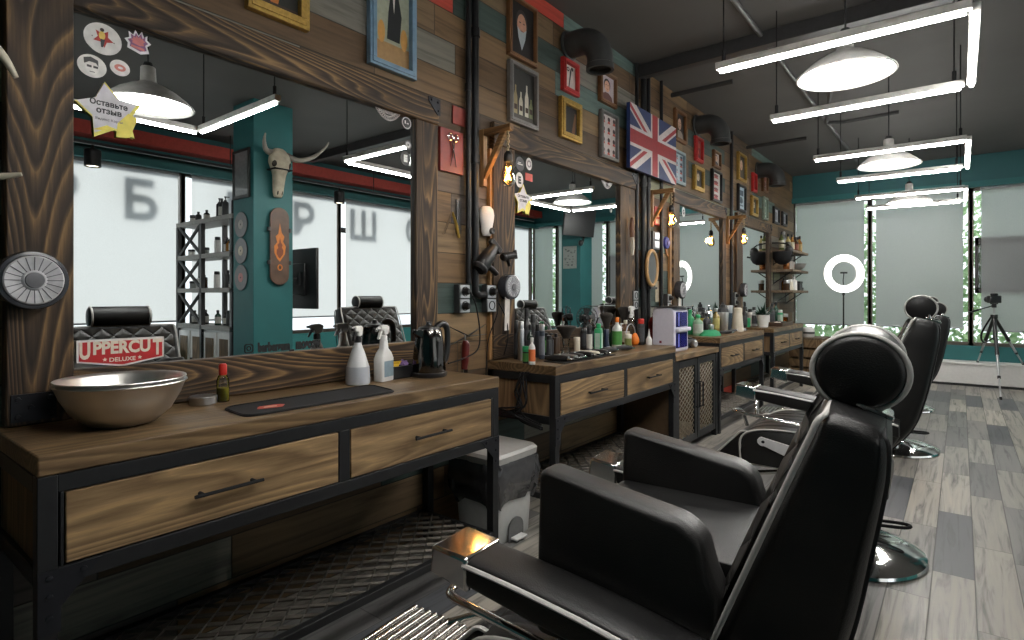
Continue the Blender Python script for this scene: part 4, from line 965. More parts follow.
plate('paper_note', 655.5, 661, 281, 302, M('cream paper', (.50,.44,.33), .8), 'cream paper note below the oval mirror', 'note', .003, bev=0)
ex = thing('fire_extinguisher', 'dark red cylinder standing behind the white steriliser', 'extinguisher', (.085, Yat(656.5,.1), .79))
MB().lathe([(0,0),(.055,0),(.06,.01),(.06,.23),(.045,.265),(.02,.28),(.02,.295),(0,.295)], n=24).build('cylinder', M('red gloss paint', (.16,.010,.008), .35), ex, smooth=40)
m = MB(); m.box((-.012,-.03,.29), (.012,.06,.31)); m.tube([(0,-.02,.30),(.05,-.05,.25),(.062,-.04,.10)], .007, 8); m.build('valve', black_pl, ex, smooth=40)

# horns reaching into view at the near end of the wall
hm = thing('horn_mount', 'pale curved horns of a wall mount at the near edge of the board wall', 'horns', (.002, .10, 1.72)); ivory = M('aged ivory horn', (.52,.48,.38), .45, var=.25, scale=12)
MB().prism(rpoly([(-.10,-.24),(.10,-.24),(.12,.22),(-.12,.22)], .05), 'x', 0, .03).build('plaque', burnt_z, hm, bevel=.005)
m = MB(); m.tube(cat([(.03,.0,.16),(.12,.10,.235),(.20,.19,.215),(.235,.24,.165),(.245,.272,.105)], 5), [.030-.0012*i for i in range(21)], 12); m.build('horn', ivory, hm, smooth=60)
m = MB(); m.tube(cat([(.03,.0,-.17),(.12,.12,-.185),(.20,.21,-.165),(.245,.283,-.148)], 5), [.026-.0014*i for i in range(16)], 12); m.build('horn', ivory, hm, smooth=60)

# ------------------------------------------------------------------ signs and stickers on the mirrors
ink_b = flat(20,20,22); ink_w = flat(225,222,218); ink_r = flat(186,32,34)
def wpt(px, py, X): return (Yat(px, X), Zat(px, py, X))
X = .024
sg = thing('banner_sign', 'red banner sign with big cream capital letters at the bottom of the nearest mirror', 'sign', (0,0,0))
yl, yr = Yat(76.5, X), Yat(164, X); zt = Zat(76.5, 341, X); zb = Zat(76.5, 363, X); yc = (yl+yr)/2; zp = zb-.022
m = MB(); m.prism([(yl,zt),(yr,zt),(yr,zb),(yc,zp),(yl,zb)], 'x', X-.008, X, 0); m.build('backing', ink_w, sg)
q = .006; m = MB(); m.prism([(yl+q,zt-q),(yr-q,zt-q),(yr-q,zb+q*.6),(yc,zp+q),(yl+q,zb+q*.6)], 'x', X, X+.0012, 0); m.build('red_field', ink_r, sg)
wd = yr-yl; Hh = zt-zb
for (s, u, w_, h_, dz) in (('U',.085,.115,.80,-.02),('PPERCU',.50,.655,.62,.07),('T',.915,.115,.80,-.02)):
    text('lettering', s, .1, flat(226,214,196), sg, (X+.0014, yl+wd*u, zt-Hh*(.46-dz)+(.0)), ext=.0006, width=wd*w_, height=Hh*h_, bold=.004)
text('lettering', 'DELUXE', .1, flat(226,214,196), sg, (X+.0014, yc, zb+.002), ext=.0006, width=wd*.30, height=Hh*.20, bold=.002)
def star(mb, yc, zc, r, x, th, m=0, r2=.45, rot=0, n=5):
    mb.prism([(yc+(r if i % 2 == 0 else r*r2)*math.sin(rot+PI*i/n), zc+(r if i % 2 == 0 else r*r2)*math.cos(rot+PI*i/n)) for i in range(2*n)], 'x', x, x+th, m)
m = MB()
for u in (.30,.70): star(m, yl+wd*u, zb+.004, .007, X+.0012, .0008)
m.build('star_mark', flat(226,214,196), sg)

def star_sign(cxp, cyp, r, rot, X, lab, lines, sub):
    yc, zc = wpt(cxp, cyp, X); o = thing('star_sign', lab, 'sign', (X, yc, zc))
    m = MB(); star(m, 0, 0, r, 0, .004, 0, .56, rot); m.build('yellow_star', flat(226,214,96), o)
    m = MB(); star(m, -.004, .004, r*.90, .004, .0006, 0, .58, rot); m.build('white_field', flat(208,205,210), o)
    m = MB(); m.prism([(r*.16,-r*.78),(r*.55,-r*.72),(r*.80,-r*.02),(r*.52,r*.10),(r*.20,-r*.30)], 'x', .0046, .0050, 0); m.prism([(-r*.50,-r*.66),(-r*.1,-r*.44),(r*.1,-r*.50),(0,-r*.62)], 'x', .0046, .0050, 0); m.build('yellow_patch', flat(222,205,80), o)
    for k, s in enumerate(lines): text('lettering', s, r*.3, flat(48,46,52), o, (.0056, -r*.04, r*(.27-.27*k)), ext=.0003, width=r*(1.08 if len(s) > 6 else .72), height=r*(.20 if len(s) > 6 else .16), bold=.0009)
    if sub: text('lettering', sub, r*.2, flat(90,88,95), o, (.0056, -r*.04, -r*.27), ext=.0003, width=r*.78)
    return o
star_sign(110, 113, .098, R(-9), .018, 'yellow and white star sign with three lines of text on the nearest mirror', ['Оставьте', 'отзыв'], 'Яндекс Карты')
star_sign(523, 201, .105, 0, .018, 'small yellow and white star sign near the top of the second mirror', ['Оставьте', 'отзыв'], '')
def sticker(cxp, cyp, r, X, lab, base, draw=None, sy=1.0, letter=None, lc=None, n=32):
    yc, zc = wpt(cxp, cyp, X); o = thing('mirror_sticker', lab, 'sticker', (X, yc, zc))
    m = MB(); m.prism([(r*sy*math.cos(2*PI*i/n), r*math.sin(2*PI*i/n)) for i in range(n)], 'x', 0, .0006, 0); m.build('disc', flat(*base), o)
    if draw:
        m = MB(); mats = [flat(*draw[0][1])]; shapes(m, mats, draw, -r, r, -r, r, .0006); m.build('print', mats, o)
    if letter: text('lettering', letter, r, flat(*lc), o, (.0014,0,0), ext=.0002, height=r*1.0, bold=.003)
    return o
X = .0128
sticker(103, 39, .050, X, 'largest round white sticker with a red star emblem, top of the nearest mirror', (215,213,210), [('poly', (170,40,32), [(.5+.30*(1 if i%2==0 else .5)*math.sin(PI*i/5+.5), .52+.30*(1 if i%2==0 else .5)*math.cos(PI*i/5+.5)) for i in range(10)]), ('ell', (225,190,90), .47,.60,.09,.14), ('ell', (50,35,30), .47,.78,.06,.06), ('poly', (40,40,45), [(.42,.48),(.55,.48),(.50,.22),(.44,.22)]), ('ell', (120,110,105), .20,.5,.02,.02), ('ell', (120,110,105), .8,.45,.02,.02)], 1.05)
sticker(92, 66, .036, X, 'round white sticker with a black quiffed head, on the nearest mirror', (214,212,208), [('ell', (225,222,218), .5,.42,.26,.30), ('poly', (35,34,36), [(.2,.55),(.18,.80),(.45,.90),(.72,.80),(.74,.52),(.64,.66),(.4,.68)]), ('rect', (45,44,46), .30,.42,.48,.52), ('rect', (45,44,46), .54,.42,.72,.52), ('rect', (70,68,70), .40,.22,.60,.25)], 1.1)
sticker(120, 68, .026, X, 'smallest round white sticker with a pale red emblem, on the nearest mirror', (216,210,208), [('ell', (200,120,110), .5,.5,.32,.22), ('ell', (216,210,208), .52,.5,.14,.08)], 1.1)
yc, zc = wpt(138, 42, X); o = thing('mirror_sticker', 'jagged purple and pink castle-shaped sticker on the nearest mirror', 'sticker', (X, yc, zc)); r = .036
P = [(-.8,-.7),(.2,-1),(.85,-.75),(.7,-.2),(1,.1),(.7,.35),(.72,.75),(.45,.5),(.3,1),(.05,.55),(-.2,.95),(-.35,.5),(-.7,.7),(-.65,.2),(-1,.0),(-.75,-.3)]
m = MB(); m.prism([(a*r*1.1,b*r*1.1) for a, b in P][::-1], 'x', 0, .0006); m.build('backing', flat(214,210,214), o)
m = MB(); m.prism([(a*r*.85,b*r*.85) for a, b in P][::-1], 'x', .0006, .0009); m.build('purple_shape', flat(128,84,120), o)
m = MB(); m.prism([(a*r*.6,b*r*.45+r*.1) for a, b in P][::-1], 'x', .0009, .0012); m.prism([(-r*.6,-r*.62),(r*.55,-r*.75),(r*.5,-r*.5),(-r*.55,-r*.4)], 'x', .0009, .0012); m.build('pink_shape', flat(196,110,110), o)
def lace(cxp, cyp, w, lab):
    yc, zc = wpt(cxp, cyp, X); o = thing('mirror_sticker', lab, 'sticker', (X, yc, zc)); m = MB(); rr = random.Random(2)
    for i in range(16):
        u = -1+2*i/15; m.tube([(.0006, u*w+.011*math.cos(2*PI*j/10), .02-.045*(1-u*u)+.011*math.sin(2*PI*j/10)) for j in range(10)], .0022, 4, closed=True)
        m.tube([(.0006, u*w+.007*math.cos(2*PI*j/8), .022-.02*(1-u*u)+.007*math.sin(2*PI*j/8)) for j in range(8)], .0018, 4, closed=True)
    m.build('lace_print', flat(196,192,192), o); return o
lace(388, 113, .070, 'white lace scroll sticker near the far top corner of the nearest mirror')
sticker(406.5, 123, .033, X, 'black round sticker with a white ring and letters at the nearest mirror corner', (26,26,28), [('ell', (190,188,186), .5,.5,.44,.44), ('ell', (28,28,30), .5,.5,.38,.38), ('rect', (205,203,200), .3,.42,.42,.66), ('rect', (205,203,200), .5,.42,.7,.5)])
sticker(408, 145, .022, X, 'small grey round sticker between the black disc and letter sticker', (120,120,122), [('ell', (215,213,210), .5,.5,.36,.36), ('rect', (60,60,62), .4,.4,.6,.6)])
sticker(405.5, 158.5, .036, X, 'grey round sticker with a bold white letter E on the nearest mirror', (40,41,42), None, .9, 'E', (222,220,216))
sticker(520, 164, .045, X, 'black round sticker at the top of the second mirror', (24,24,26), [('rect', (190,188,186), .2,.44,.8,.52), ('rect', (190,188,186), .25,.56,.6,.62)])
sticker(519.5, 180, .048, X, 'white oval sticker with a bold black letter E on the second mirror', (205,204,202), None, .8, 'E', (25,25,26))
sticker(529, 164, .040, X, 'pale scalloped round sticker beside the black disc on the second mirror', (190,186,184), [('ell', (120,110,115), .5,.5,.3,.3), ('ell', (200,195,195), .5,.5,.16,.16)], .8, n=14)
o, w, h, th = plate('mirror_sticker', 525.5, 532.5, 172.5, 180, flat(196,72,58), 'small red rectangular sticker on the second mirror', 'sticker', .0008, X, 0)
text('lettering', 'SALE', .03, flat(225,215,205), o, (th+.0004,0,h/2), ext=.0002, width=w*1.4) if 0 else None
lace(607, 184, .075, 'white lace scroll sticker at the far top corner of the second mirror')
sticker(683.5, 212, .050, X, 'white round sticker with a black letter G on the third mirror', (200,200,198), None, .8, 'G', (25,25,26))
sticker(611, 209, .030, X, 'pale oval sticker at the far edge of the second mirror', (170,178,178), [('ell', (110,118,120), .5,.5,.3,.3)], .7)
hl = thing('handle_lettering', 'black social handle lettering with a camera icon along the bottom of the nearest mirror', 'lettering', (0,0,0))
ya, za = wpt(258, 346.5, X); yb, zb_ = wpt(289, 345, X); yd, zd = wpt(320.5, 341, X)
zz = Zat(290, 345, X)
text('lettering', 'barbersam_', .05, ink_b, hl, (X+.0006, (ya+Yat(294,X))/2, zz-.004), ext=.0003, width=Yat(294,X)-ya, height=.045, bold=.003)
text('lettering', 'moscow', .05, ink_b, hl, (X+.0006, (Yat(296,X)+yd)/2, zz-.004), ext=.0003, width=yd-Yat(296,X), height=.034, bold=.003)
m = MB(); yi, zi = Yat(249, X), zz-.002; q = .016
m.tube([(X+.0006, yi+a, zi+b) for a, b in rpoly([(-q,-q),(q,-q),(q,q),(-q,q)], .008)], .0022, 4, closed=True); m.tube([(X+.0006, yi+.0075*math.cos(2*PI*i/16), zi+.0075*math.sin(2*PI*i/16)) for i in range(16)], .002, 4, closed=True); m.lathe([(.002,0),(0,.0006)], (X+.0006, yi+.010, zi+.010), 8, 'x')
m.build('camera_icon', ink_b, hl)
# ------------------------------------------------------------------ things on the counters
CT = .8705
bowl_m = brushed
def mixing_bowl(z, lab, k=1.0):
    pr = [(0,0),(.065,.0),(.085,.006),(.125,.040),(.150,.085),(.162,.118),(.169,.124),(.168,.127),(.161,.124),(.157,.118),(.145,.086),(.121,.043),(.082,.010),(0,.004)]
    return tag(MB().lathe([(r*k, h) for r, h in pr], n=64).build('mixing_bowl', bowl_m, loc=(.243, .615, z), smooth=60), lab, 'bowl')
mixing_bowl(CT, 'large stainless steel mixing bowl on the near end of the nearest counter')
mixing_bowl(CT+.011, 'second steel mixing bowl nested inside the large one', .985)
def trigger(o, z, mat, s=1.0, mat2=None):
    m = MB(); m.lathe([(.014,0),(.016,.0),(.016,.022),(.010,.028),(0,.028)], (0,0,z), 14); m.build('collar', mat2 or mat, o, smooth=40)
    m = MB(); m.prism(rpoly([(-.022,z+.030),(-.030,z+.062),(-.012,z+.072),(.030,z+.068),(.034,z+.048),(.010,z+.046),(.006,z+.024)], .006), 'x', -.011, .011)
    h = m.build('spray_head', mat, o, bevel=.003)
    m = MB(); m.prism(rpoly([(-.016,z+.048),(-.050,z+.010),(-.046,z+.004),(-.008,z+.034)], .003) if 0 else rpoly([(.012,z+.046),(.036,z+.008),(.042,z+.012),(.026,z+.050)], .003), 'x', -.006, .006); m.build('trigger', mat2 or mat, o, bevel=.001)
    m = MB(); m.cyl((0,.030,z+.058), (0,.046,z+.057), .007, .005, 10); m.build('nozzle', mat2 or mat, o, smooth=40)
frostb = M('milky translucent plastic', (.62,.63,.64), .3, spec=.6, var=.03, scale=8)
sp1 = thing('spray_bottle', 'milky conical spray bottle with black collar on the nearest counter', 'spray bottle', (.165, 1.515, CT), R(205))
MB().lathe([(0,0),(.046,0),(.051,.005),(.051,.030),(.048,.075),(.030,.135),(.017,.168),(.015,.18),(0,.18)], n=32).build('body', frostb, sp1, smooth=50); MB().lathe([(0,.003),(.0512,.006),(.0513,.03),(.0485,.078),(0,.079)], n=32).build('liquid_line', M('grey liquid tint', (.42,.44,.48), .3, var=.03), sp1, smooth=40)
trigger(sp1, .18, white_pl, mat2=black_pl)
sp2 = thing('spray_bottle', 'square shouldered white cleaner spray bottle beside the milky one', 'spray bottle', (.165, 1.655, CT), R(195))
m = MB(); m.loft([srect(0,0,z,(1,0,0),(0,1,0),a,b,24,5) for z, a, b in ((0,.026,.044),(.004,.028,.046),(.10,.028,.046),(.125,.024,.034),(.145,.016,.018),(.18,.014,.015))]); m.build('body', white_pl, sp2, smooth=50)
m = MB(); m.box((-.0286,-.034,.02), (-.0280,.034,.09)); m.build('label', flat(130,150,160), sp2); trigger(sp2, .178, white_pl)
kt = thing('electric_kettle', 'dark polished steel electric kettle at the far end of the nearest counter', 'kettle', (.215, 1.885, CT), R(0))
km = M('smoked polished steel', (.11,.105,.10), .14, 1, var=.05)
MB().lathe([(0,0),(.082,0),(.086,.006),(.086,.018),(.080,.022),(0,.022)], n=40).build('power_base', black_pl, kt, smooth=40)
MB().lathe([(0,.022),(.078,.022),(.080,.03),(.076,.10),(.066,.18),(.058,.215),(.054,.222),(0,.222)], n=48).build('body', km, kt, smooth=50)
MB().lathe([(0,.222),(.053,.222),(.048,.232),(.020,.238),(.014,.246),(.012,.256),(0,.258)], n=32).build('lid', black_pl, kt, smooth=50)
m = MB(); m.tube(cat([(0,.045,.226),(0,.085,.245),(0,.118,.225),(0,.124,.15),(0,.112,.075),(0,.080,.050)], 5), .013, 10, flat=1.3); m.build('handle', black_pl, kt, smooth=60)
m = MB(); m.loft([[(-.022,-.052,.175),(.022,-.052,.175),(.022,-.052,.222),(-.022,-.052,.222)],[(-.008,-.098,.205),(.008,-.098,.205),(.012,-.092,.224),(-.012,-.092,.224)]]); m.build('spout', km, kt, bevel=.003)
m = MB(); m.prism(rpoly([(-.018,.05),(.018,.05),(.014,.17),(-.014,.17)], .008), 'x', .070, .078); m.build('water_gauge', dark_pl, kt, bevel=.002)
bk_ = thing('plastic_basket', 'small black lattice basket of coloured clips beside the kettle', 'basket', (.13, 1.765, CT))
m = MB(); w, l, h = .050, .072, .058
m.box((-w,-l,0),(w,l,.004)); 
for a, b in (((-w,-l,0),(-w+.004,l,h)), ((w-.004,-l,0),(w,l,h)), ((-w,-l,0),(w,-l+.004,h)), ((-w,l-.004,0),(w,l,h)), ((-w,-.003,0),(w,.003,h))): m.box(a, b)
for a, b in (((-w-.004,-l-.004,h-.008),(w+.004,-l+.004,h)), ((-w-.004,l-.004,h-.008),(w+.004,l+.004,h)), ((w-.002,-l,h-.008),(w+.004,l,h)), ((-w-.004,-l,h-.008),(-w+.002,l,h))): m.box(a, b)
m.build('basket', black_pl, bk_, bevel=.001)
for k, (x, y, z, c, nm) in enumerate(((.01,-.045,.055,(205,165,30),'yellow'), (.0,-.015,.058,(215,180,40),'golden yellow'), (-.02,-.035,.056,(150,40,70),'crimson'), (.01,.03,.056,(150,120,180),'violet'), (-.02,.045,.058,(120,90,150),'dark violet'))):
    m = MB(); m.cyl((-.03,0,0), (.03,0,0), .013, .013, 12); m.box((-.034,-.005,.010), (.034,.005,.017)); tag(m.build('hair_clip', flat(*c), loc=(.13+x, 1.765+y, CT+z), rot=(0,0,R(70+k*17)), smooth=40), '%s hair clip heaped in the black basket' % nm, 'hair clip')
tn = thing('pomade_tin', 'flat silver pomade tin behind the steel bowl', 'tin', (.105, .905, CT))
MB().lathe([(0,0),(.042,0),(.044,.003),(.044,.014),(0,.014)], n=36).build('base', silver, tn, smooth=30); MB().lathe([(.0452,.012),(.0455,.026),(.043,.029),(.036,.029),(.034,.0275),(0,.0275)], n=36).build('lid', silver, tn, smooth=30)
ob = thing('oil_bottle', 'small red capped bottle half full of yellow oil beside the tin', 'bottle', (.115, .968, CT))
MB().lathe([(0,0),(.019,0),(.021,.003),(.021,.078),(.016,.092),(.010,.098),(0,.098)], n=24).build('body', clear, ob, smooth=40); MB().lathe([(0,.002),(.0195,.004),(.0195,.050),(0,.050)], n=24).build('oil', M('yellow hair oil', (.52,.46,.05), .15), ob, smooth=40)
MB().lathe([(.0125,.096),(.0135,.098),(.0135,.130),(.010,.136),(0,.136)], n=18).build('cap', red_pl, ob, smooth=40)
mt = thing('rubber_mat', 'black rubber tool mat with a red emblem on the nearest counter', 'mat', (0, 0, CT))
m = MB(); m.prism(rpoly([(.245,.90),(.455,.88),(.455,1.49),(.235,1.53)], .05), 'z', 0, .004); m.build('mat', black_matt, mt, bevel=.001)
m = MB(); lip = rpoly([(.250,.905),(.450,.885),(.450,1.485),(.240,1.525)], .05); m.tube([(a, b, .0045) for a, b in lip], .003, 5, closed=True); m.build('raised_rim', black_matt, mt, smooth=60)
m = MB(); m.prism(rpoly([(.33,.985),(.37,.96),(.39,1.04),(.355,1.07),(.335,1.05)], .012), 'z', .004, .0046); m.prism(rpoly([(.345,1.0),(.365,.985),(.372,1.03),(.352,1.04)], .006), 'z', .0046, .0050, 1); m.build('emblem', [flat(190,70,50), flat(215,160,140)], mt)

# ---- general bottle maker
def bottle(kind, x, y, z, h, r, body, cap, lab, cat_='bottle', label=None, rz=0, liquid=None):
    nm = {'can':'spray_can','round':'round_bottle','box':'square_bottle','pump':'pump_bottle','jar':'glass_jar','spray':'spray_bottle','cone':'nozzle_bottle','shaker':'cocktail_shaker','liquor':'liquor_bottle','flask':'powder_flask'}[kind]
    o = thing(nm, lab, cat_, (x, y, z), rz); m = MB(); c = MB(); n = 22
    if kind == 'can':
        m.lathe([(0,0),(r*.95,0),(r,.004),(r,h*.78),(r*.93,h*.80),(r*.80,h*.82),(0,h*.82)], n=n); c.lathe([(r*.86,h*.80),(r*.88,h*.81),(r*.86,h*.98),(r*.7,h),(0,h)], n=n); lz = (h*.12, h*.66, r)
    elif kind in ('round', 'liquor'):
        s = .62 if kind == 'round' else .58
        m.lathe([(0,0),(r*.93,0),(r,.006),(r,h*s),(r*.82,h*(s+.07)),(r*.40,h*(s+.15)),(r*.36,h*.86),(0,h*.86)], n=n); c.lathe([(r*.42,h*.84),(r*.45,h*.85),(r*.45,h*.98),(r*.38,h),(0,h)], n=n); lz = (h*.12, h*s*.9, r)
    elif kind == 'pump':
        m.lathe([(0,0),(r*.95,0),(r,.005),(r,h*.66),(r*.8,h*.72),(r*.4,h*.75),(0,h*.75)], n=n); c.lathe([(r*.46,h*.74),(r*.46,h*.80),(r*.18,h*.82),(r*.18,h*.92),(r*.34,h*.93),(r*.34,h*.98),(0,h)], n=14); c.box((-.006,-.004,h*.93),(.006,r*1.25,h*.98)); lz = (h*.12, h*.58, r)
    elif kind == 'jar':
        m.lathe([(0,0),(r*.95,0),(r,.004),(r,h*.70),(0,h*.70)], n=n); c.lathe([(r*1.03,h*.68),(r*1.05,h*.70),(r*1.05,h*.97),(r,h),(0,h)], n=n); lz = (h*.12, h*.60, r)
    elif kind == 'spray':
        m.lathe([(0,0),(r*.95,0),(r,.005),(r,h*.55),(r*.75,h*.64),(r*.36,h*.70),(0,h*.70)], n=n); c.lathe([(r*.42,h*.69),(r*.42,h*.77),(r*.25,h*.78),(r*.25,h*.86),(0,h*.86)], n=14); c.prism([(-r*.6,h*.86),(-r*.8,h*.96),(-r*.2,h),(r*1.2,h*.98),(r*1.25,h*.90),(r*.6,h*.88),(r*.9,h*.74),(r*.7,h*.72),(r*.2,h*.86)], 'x', -r*.3, r*.3); lz = (h*.10, h*.50, r)
    elif kind == 'cone':
        m.lathe([(0,0),(r*.95,0),(r,.005),(r,h*.35),(r*.4,h*.55),(0,h*.55)], n=n); c.lathe([(r*.40,h*.54),(r*.36,h*.62),(r*.10,h),(0,h)], n=14); lz = None
    elif kind == 'shaker':
        m.lathe([(0,0),(r*.8,0),(r*.84,.004),(r,h*.62),(r*.98,h*.66),(0,h*.66)], n=n); c.lathe([(r*1.0,h*.65),(r*.86,h*.78),(r*.45,h*.82),(r*.42,h*.92),(r*.25,h*.94),(r*.2,h),(0,h)], n=n); lz = None
    elif kind == 'flask':
        m.lathe([(0,0),(r*.95,0),(r,.006),(r*.78,h*.72),(r*.70,h*.80),(0,h*.80)], n=n); c.lathe([(r*.74,h*.79),(r*.74,h*.95),(r*.5,h),(0,h)], n=n); lz = (h*.15, h*.5, r*.9)
    else:
        m.loft([srect(0,0,zz,(1,0,0),(0,1,0),a*.62,a,24,7) for zz, a in ((0,r*.94),(.004,r),(h*.76,r),(h*.82,r*.86))]); c.lathe([(r*.40,h*.81),(r*.42,h*.82),(r*.42,h*.97),(r*.36,h),(0,h)], n=n); lz = 'box'
    B = m.build('body', body, o, smooth=40); c.build('cap' if kind not in ('pump','spray') else 'pump_head', cap, o, smooth=40)
    if liquid is not None: MB().lathe([(0,.004),(r*.93,.006),(r*.93,h*.40),(0,h*.40)], n=n).build('contents', liquid, o, smooth=40)
    if label is not None:
        q = MB()
        if lz == 'box': q.box((r*.62,-r*.75,h*.14),(r*.632,r*.75,h*.66)); q.box((-r*.45,-r*1.012,h*.14),(r*.45,-r,h*.66))
        elif lz: q.lathe([(lz[2]*.99,lz[0]),(lz[2]*1.012,lz[0]),(lz[2]*1.012,lz[1]),(lz[2]*.99,lz[1])], n=n)
        if lz: q.build('label', label, o, smooth=30)
    return o
def B2(kind, px, X, top, base, wpx, body, cap, lab, label=None, zc=CT, cat_='bottle', rz=0, liquid=None):
    'bottle on a counter: sizes read off at its distance'
    y = Yat(px, X); d = dep(X, y); h = (base-top)/F*d; r = wpx/2/F*d*.90
    return bottle(kind, X, y, zc, max(h,.05), r, body, cap, lab, cat_, label, R(rz), liquid)
ltxt = flat(190,188,180); lgrn = flat(70,130,60); lorg = flat(210,110,60); ldk = flat(60,62,66)
dgreen = M('dark bottle green', (.012,.05,.03), .25); slate = M('slate blue can', (.045,.055,.075), .35, .3); amber = glass('amber glass', (.75,.42,.12,1), .02); greeng = glass('green bottle glass', (.10,.55,.25,1), .02)
B2('can', 521, .16, 320, 359, 7.5, silver, silver, 'tall slim silver can at the near end of the second counter', cat_='can')
B2('round', 526.5, .09, 305, 354, 11, black_pl, black_pl, 'tallest black bottle at the near end of the second counter', ldk)
B2('can', 533, .09, 311, 353, 7, dark_pl, black_pl, 'slim charcoal can behind the silver can', ldk, cat_='can')
B2('jar', 526, .27, 345, 362, 8, black_pl, green_pl, 'small black jar with green lid beside the silver can', lgrn, cat_='jar')
B2('round', 532, .33, 337, 364, 7.5, white_pl, white_pl, 'small white bottle with orange label at the near corner of the second counter', lorg)
B2('can', 538, .15, 324, 357, 6.5, slate, black_pl, 'slate blue spray can, first of three beside the white bottle', ldk, cat_='can')
B2('can', 542, .22, 325, 360, 6.5, slate, silver, 'slate blue spray can with silver cap beside the first', flat(110,112,120), cat_='can')
B2('can', 546, .10, 331, 353, 6, dgreen, black_pl, 'short dark green can behind the slate ones', lgrn, cat_='can')
B2('pump', 551, .13, 333, 355, 6, dark_pl, black_pl, 'small charcoal pump bottle at the mirror foot', ldk)
B2('jar', 577, .16, 338, 353, 7, cream_pl, cream_pl, 'small cream jar next to the neck duster brush', cat_='jar')
B2('spray', 584, .09, 318, 350, 8, black_pl, black_pl, 'black spray bottle at the mirror foot, middle of the second counter', ldk)
B2('can', 589.5, .22, 322, 349, 6.5, black_pl, black_pl, 'black spray can with pale speckled label', ltxt, cat_='can')
B2('box', 598.5, .25, 319, 347, 13, green_pl, green_pl, 'boxy green bottle with pale label, middle of the second counter', flat(165,190,175), rz=20)
B2('round', 606, .10, 318, 345, 8, dgreen, M('copper cap', (.45,.22,.10), .3, .8), 'dark green bottle with copper cap under a shaving brush', None)
B2('round', 617, .24, 315, 346, 11, white_pl, orange_pl, 'white bottle with orange cap and green stripe', lgrn)
B2('pump', 621, .09, 322, 343, 7, greeng, white_pl, 'translucent green pump bottle behind the orange capped one', None)
B2('round', 625.5, .16, 319, 344, 9.5, M('amber brown bottle', (.11,.05,.02), .2), cream_pl, 'amber brown bottle with white and orange bands', flat(205,190,170))
B2('jar', 628, .26, 332, 345, 8, M('olive jar', (.20,.22,.07), .3), cream_pl, 'small olive jar in front of the amber bottle', None, cat_='jar')
B2('spray', 631, .15, 306, 344, 10, clear, white_pl, 'clear spray bottle by the second mirror post', None)
B2('can', 641, .245, 319, 345, 8, black_pl, red_pl, 'black can with red cap near the far end of the second counter', ldk, cat_='can')
B2('cone', 649, .30, 327, 343, 7, white_pl, white_pl, 'small white nozzle bottle at the far end of the second counter')
B2('can', 516.5, .10, 318, 357, 6, black_pl, dark_pl, 'black can nearest the paper strip on the second counter', ldk, cat_='can')
B2('round', 530, .17, 322, 357, 7, M('smoked green bottle', (.02,.035,.025), .25), black_pl, 'smoked green bottle behind the little white one', ldk)
B2('can', 549, .20, 336, 358, 6, dark_pl, black_pl, 'short charcoal can past the slate blue pair', ldk, cat_='can')
B2('box', 556, .10, 334, 354, 9, M('brown box bottle', (.06,.035,.02), .35), black_pl, 'squat brown bottle at the mirror foot behind the duster', None)
B2('can', 593.5, .12, 325, 347, 6, slate, black_pl, 'slate blue can squeezed between the black spray can and boxy green bottle', None, cat_='can')
B2('round', 612, .17, 326, 346, 6, dgreen, black_pl, 'small dark green bottle before the orange capped one', None)
# shaving brushes and duster
brist = M('dark bristles', (.022,.017,.013), .85, var=.3, scale=120)
def brush(x, y, z, h, r, handle, lab, name='shaving_brush', bh=.45):
    o = thing(name, lab, 'brush', (x, y, z))
    MB().lathe([(0,0),(r*.50,0),(r*.56,h*.03),(r*.40,h*.16),(r*.30,h*.30),(r*.42,h*(1-bh)-.004),(r*.36,h*(1-bh)),(0,h*(1-bh))], n=20).build('handle', handle, o, smooth=50)
    MB().lathe([(r*.34,h*(1-bh)-.002),(r*.60,h*(1-bh*.6)),(r*.98,h*(1-bh*.25)),(r,h*(1-bh*.12)),(r*.75,h*.985),(0,h)], n=24).build('bristles', brist, o, smooth=60)
    return o
y = Yat(566, .24); d = dep(.24, y); brush(.24, y, CT, 31/F*d, 10/F*d, clear, 'broad black neck duster with clear handle on the second counter', 'neck_duster', .42)
y = Yat(606.5, .22); d = dep(.22, y); brush(.22, y, CT, 37/F*d, 6.5/F*d, M('navy handle', (.02,.03,.06), .3), 'tall shaving brush with navy handle beside the boxy green bottle')
y = Yat(624.5, .08); d = dep(.08, y); brush(.08, y, CT, 37/F*d, 6.5/F*d, M('copper handle', (.35,.16,.07), .3, .7), 'shaving brush with copper handle behind the amber bottle')
# orange squeeze blower with its arched hose
y = Yat(635, .22); d = dep(.22, y); o = thing('bulb_blower', 'orange rubber squeeze bulb with an arched hose on the second counter', 'blower', (.22, y, CT))
MB().lathe([(0,0),(.022,.003),(.033,.025),(.034,.045),(.022,.075),(.010,.092),(0,.095)], n=22).build('bulb', orange_pl, o, smooth=60)
MB().tube(cat([(0,0,.09),(0,-.01,.13),(0,-.06,.165),(0,-.12,.15),(0,-.15,.10)], 5), .0045, 8).build('hose', M('grey rubber hose', (.30,.28,.29), .5), o, smooth=60)
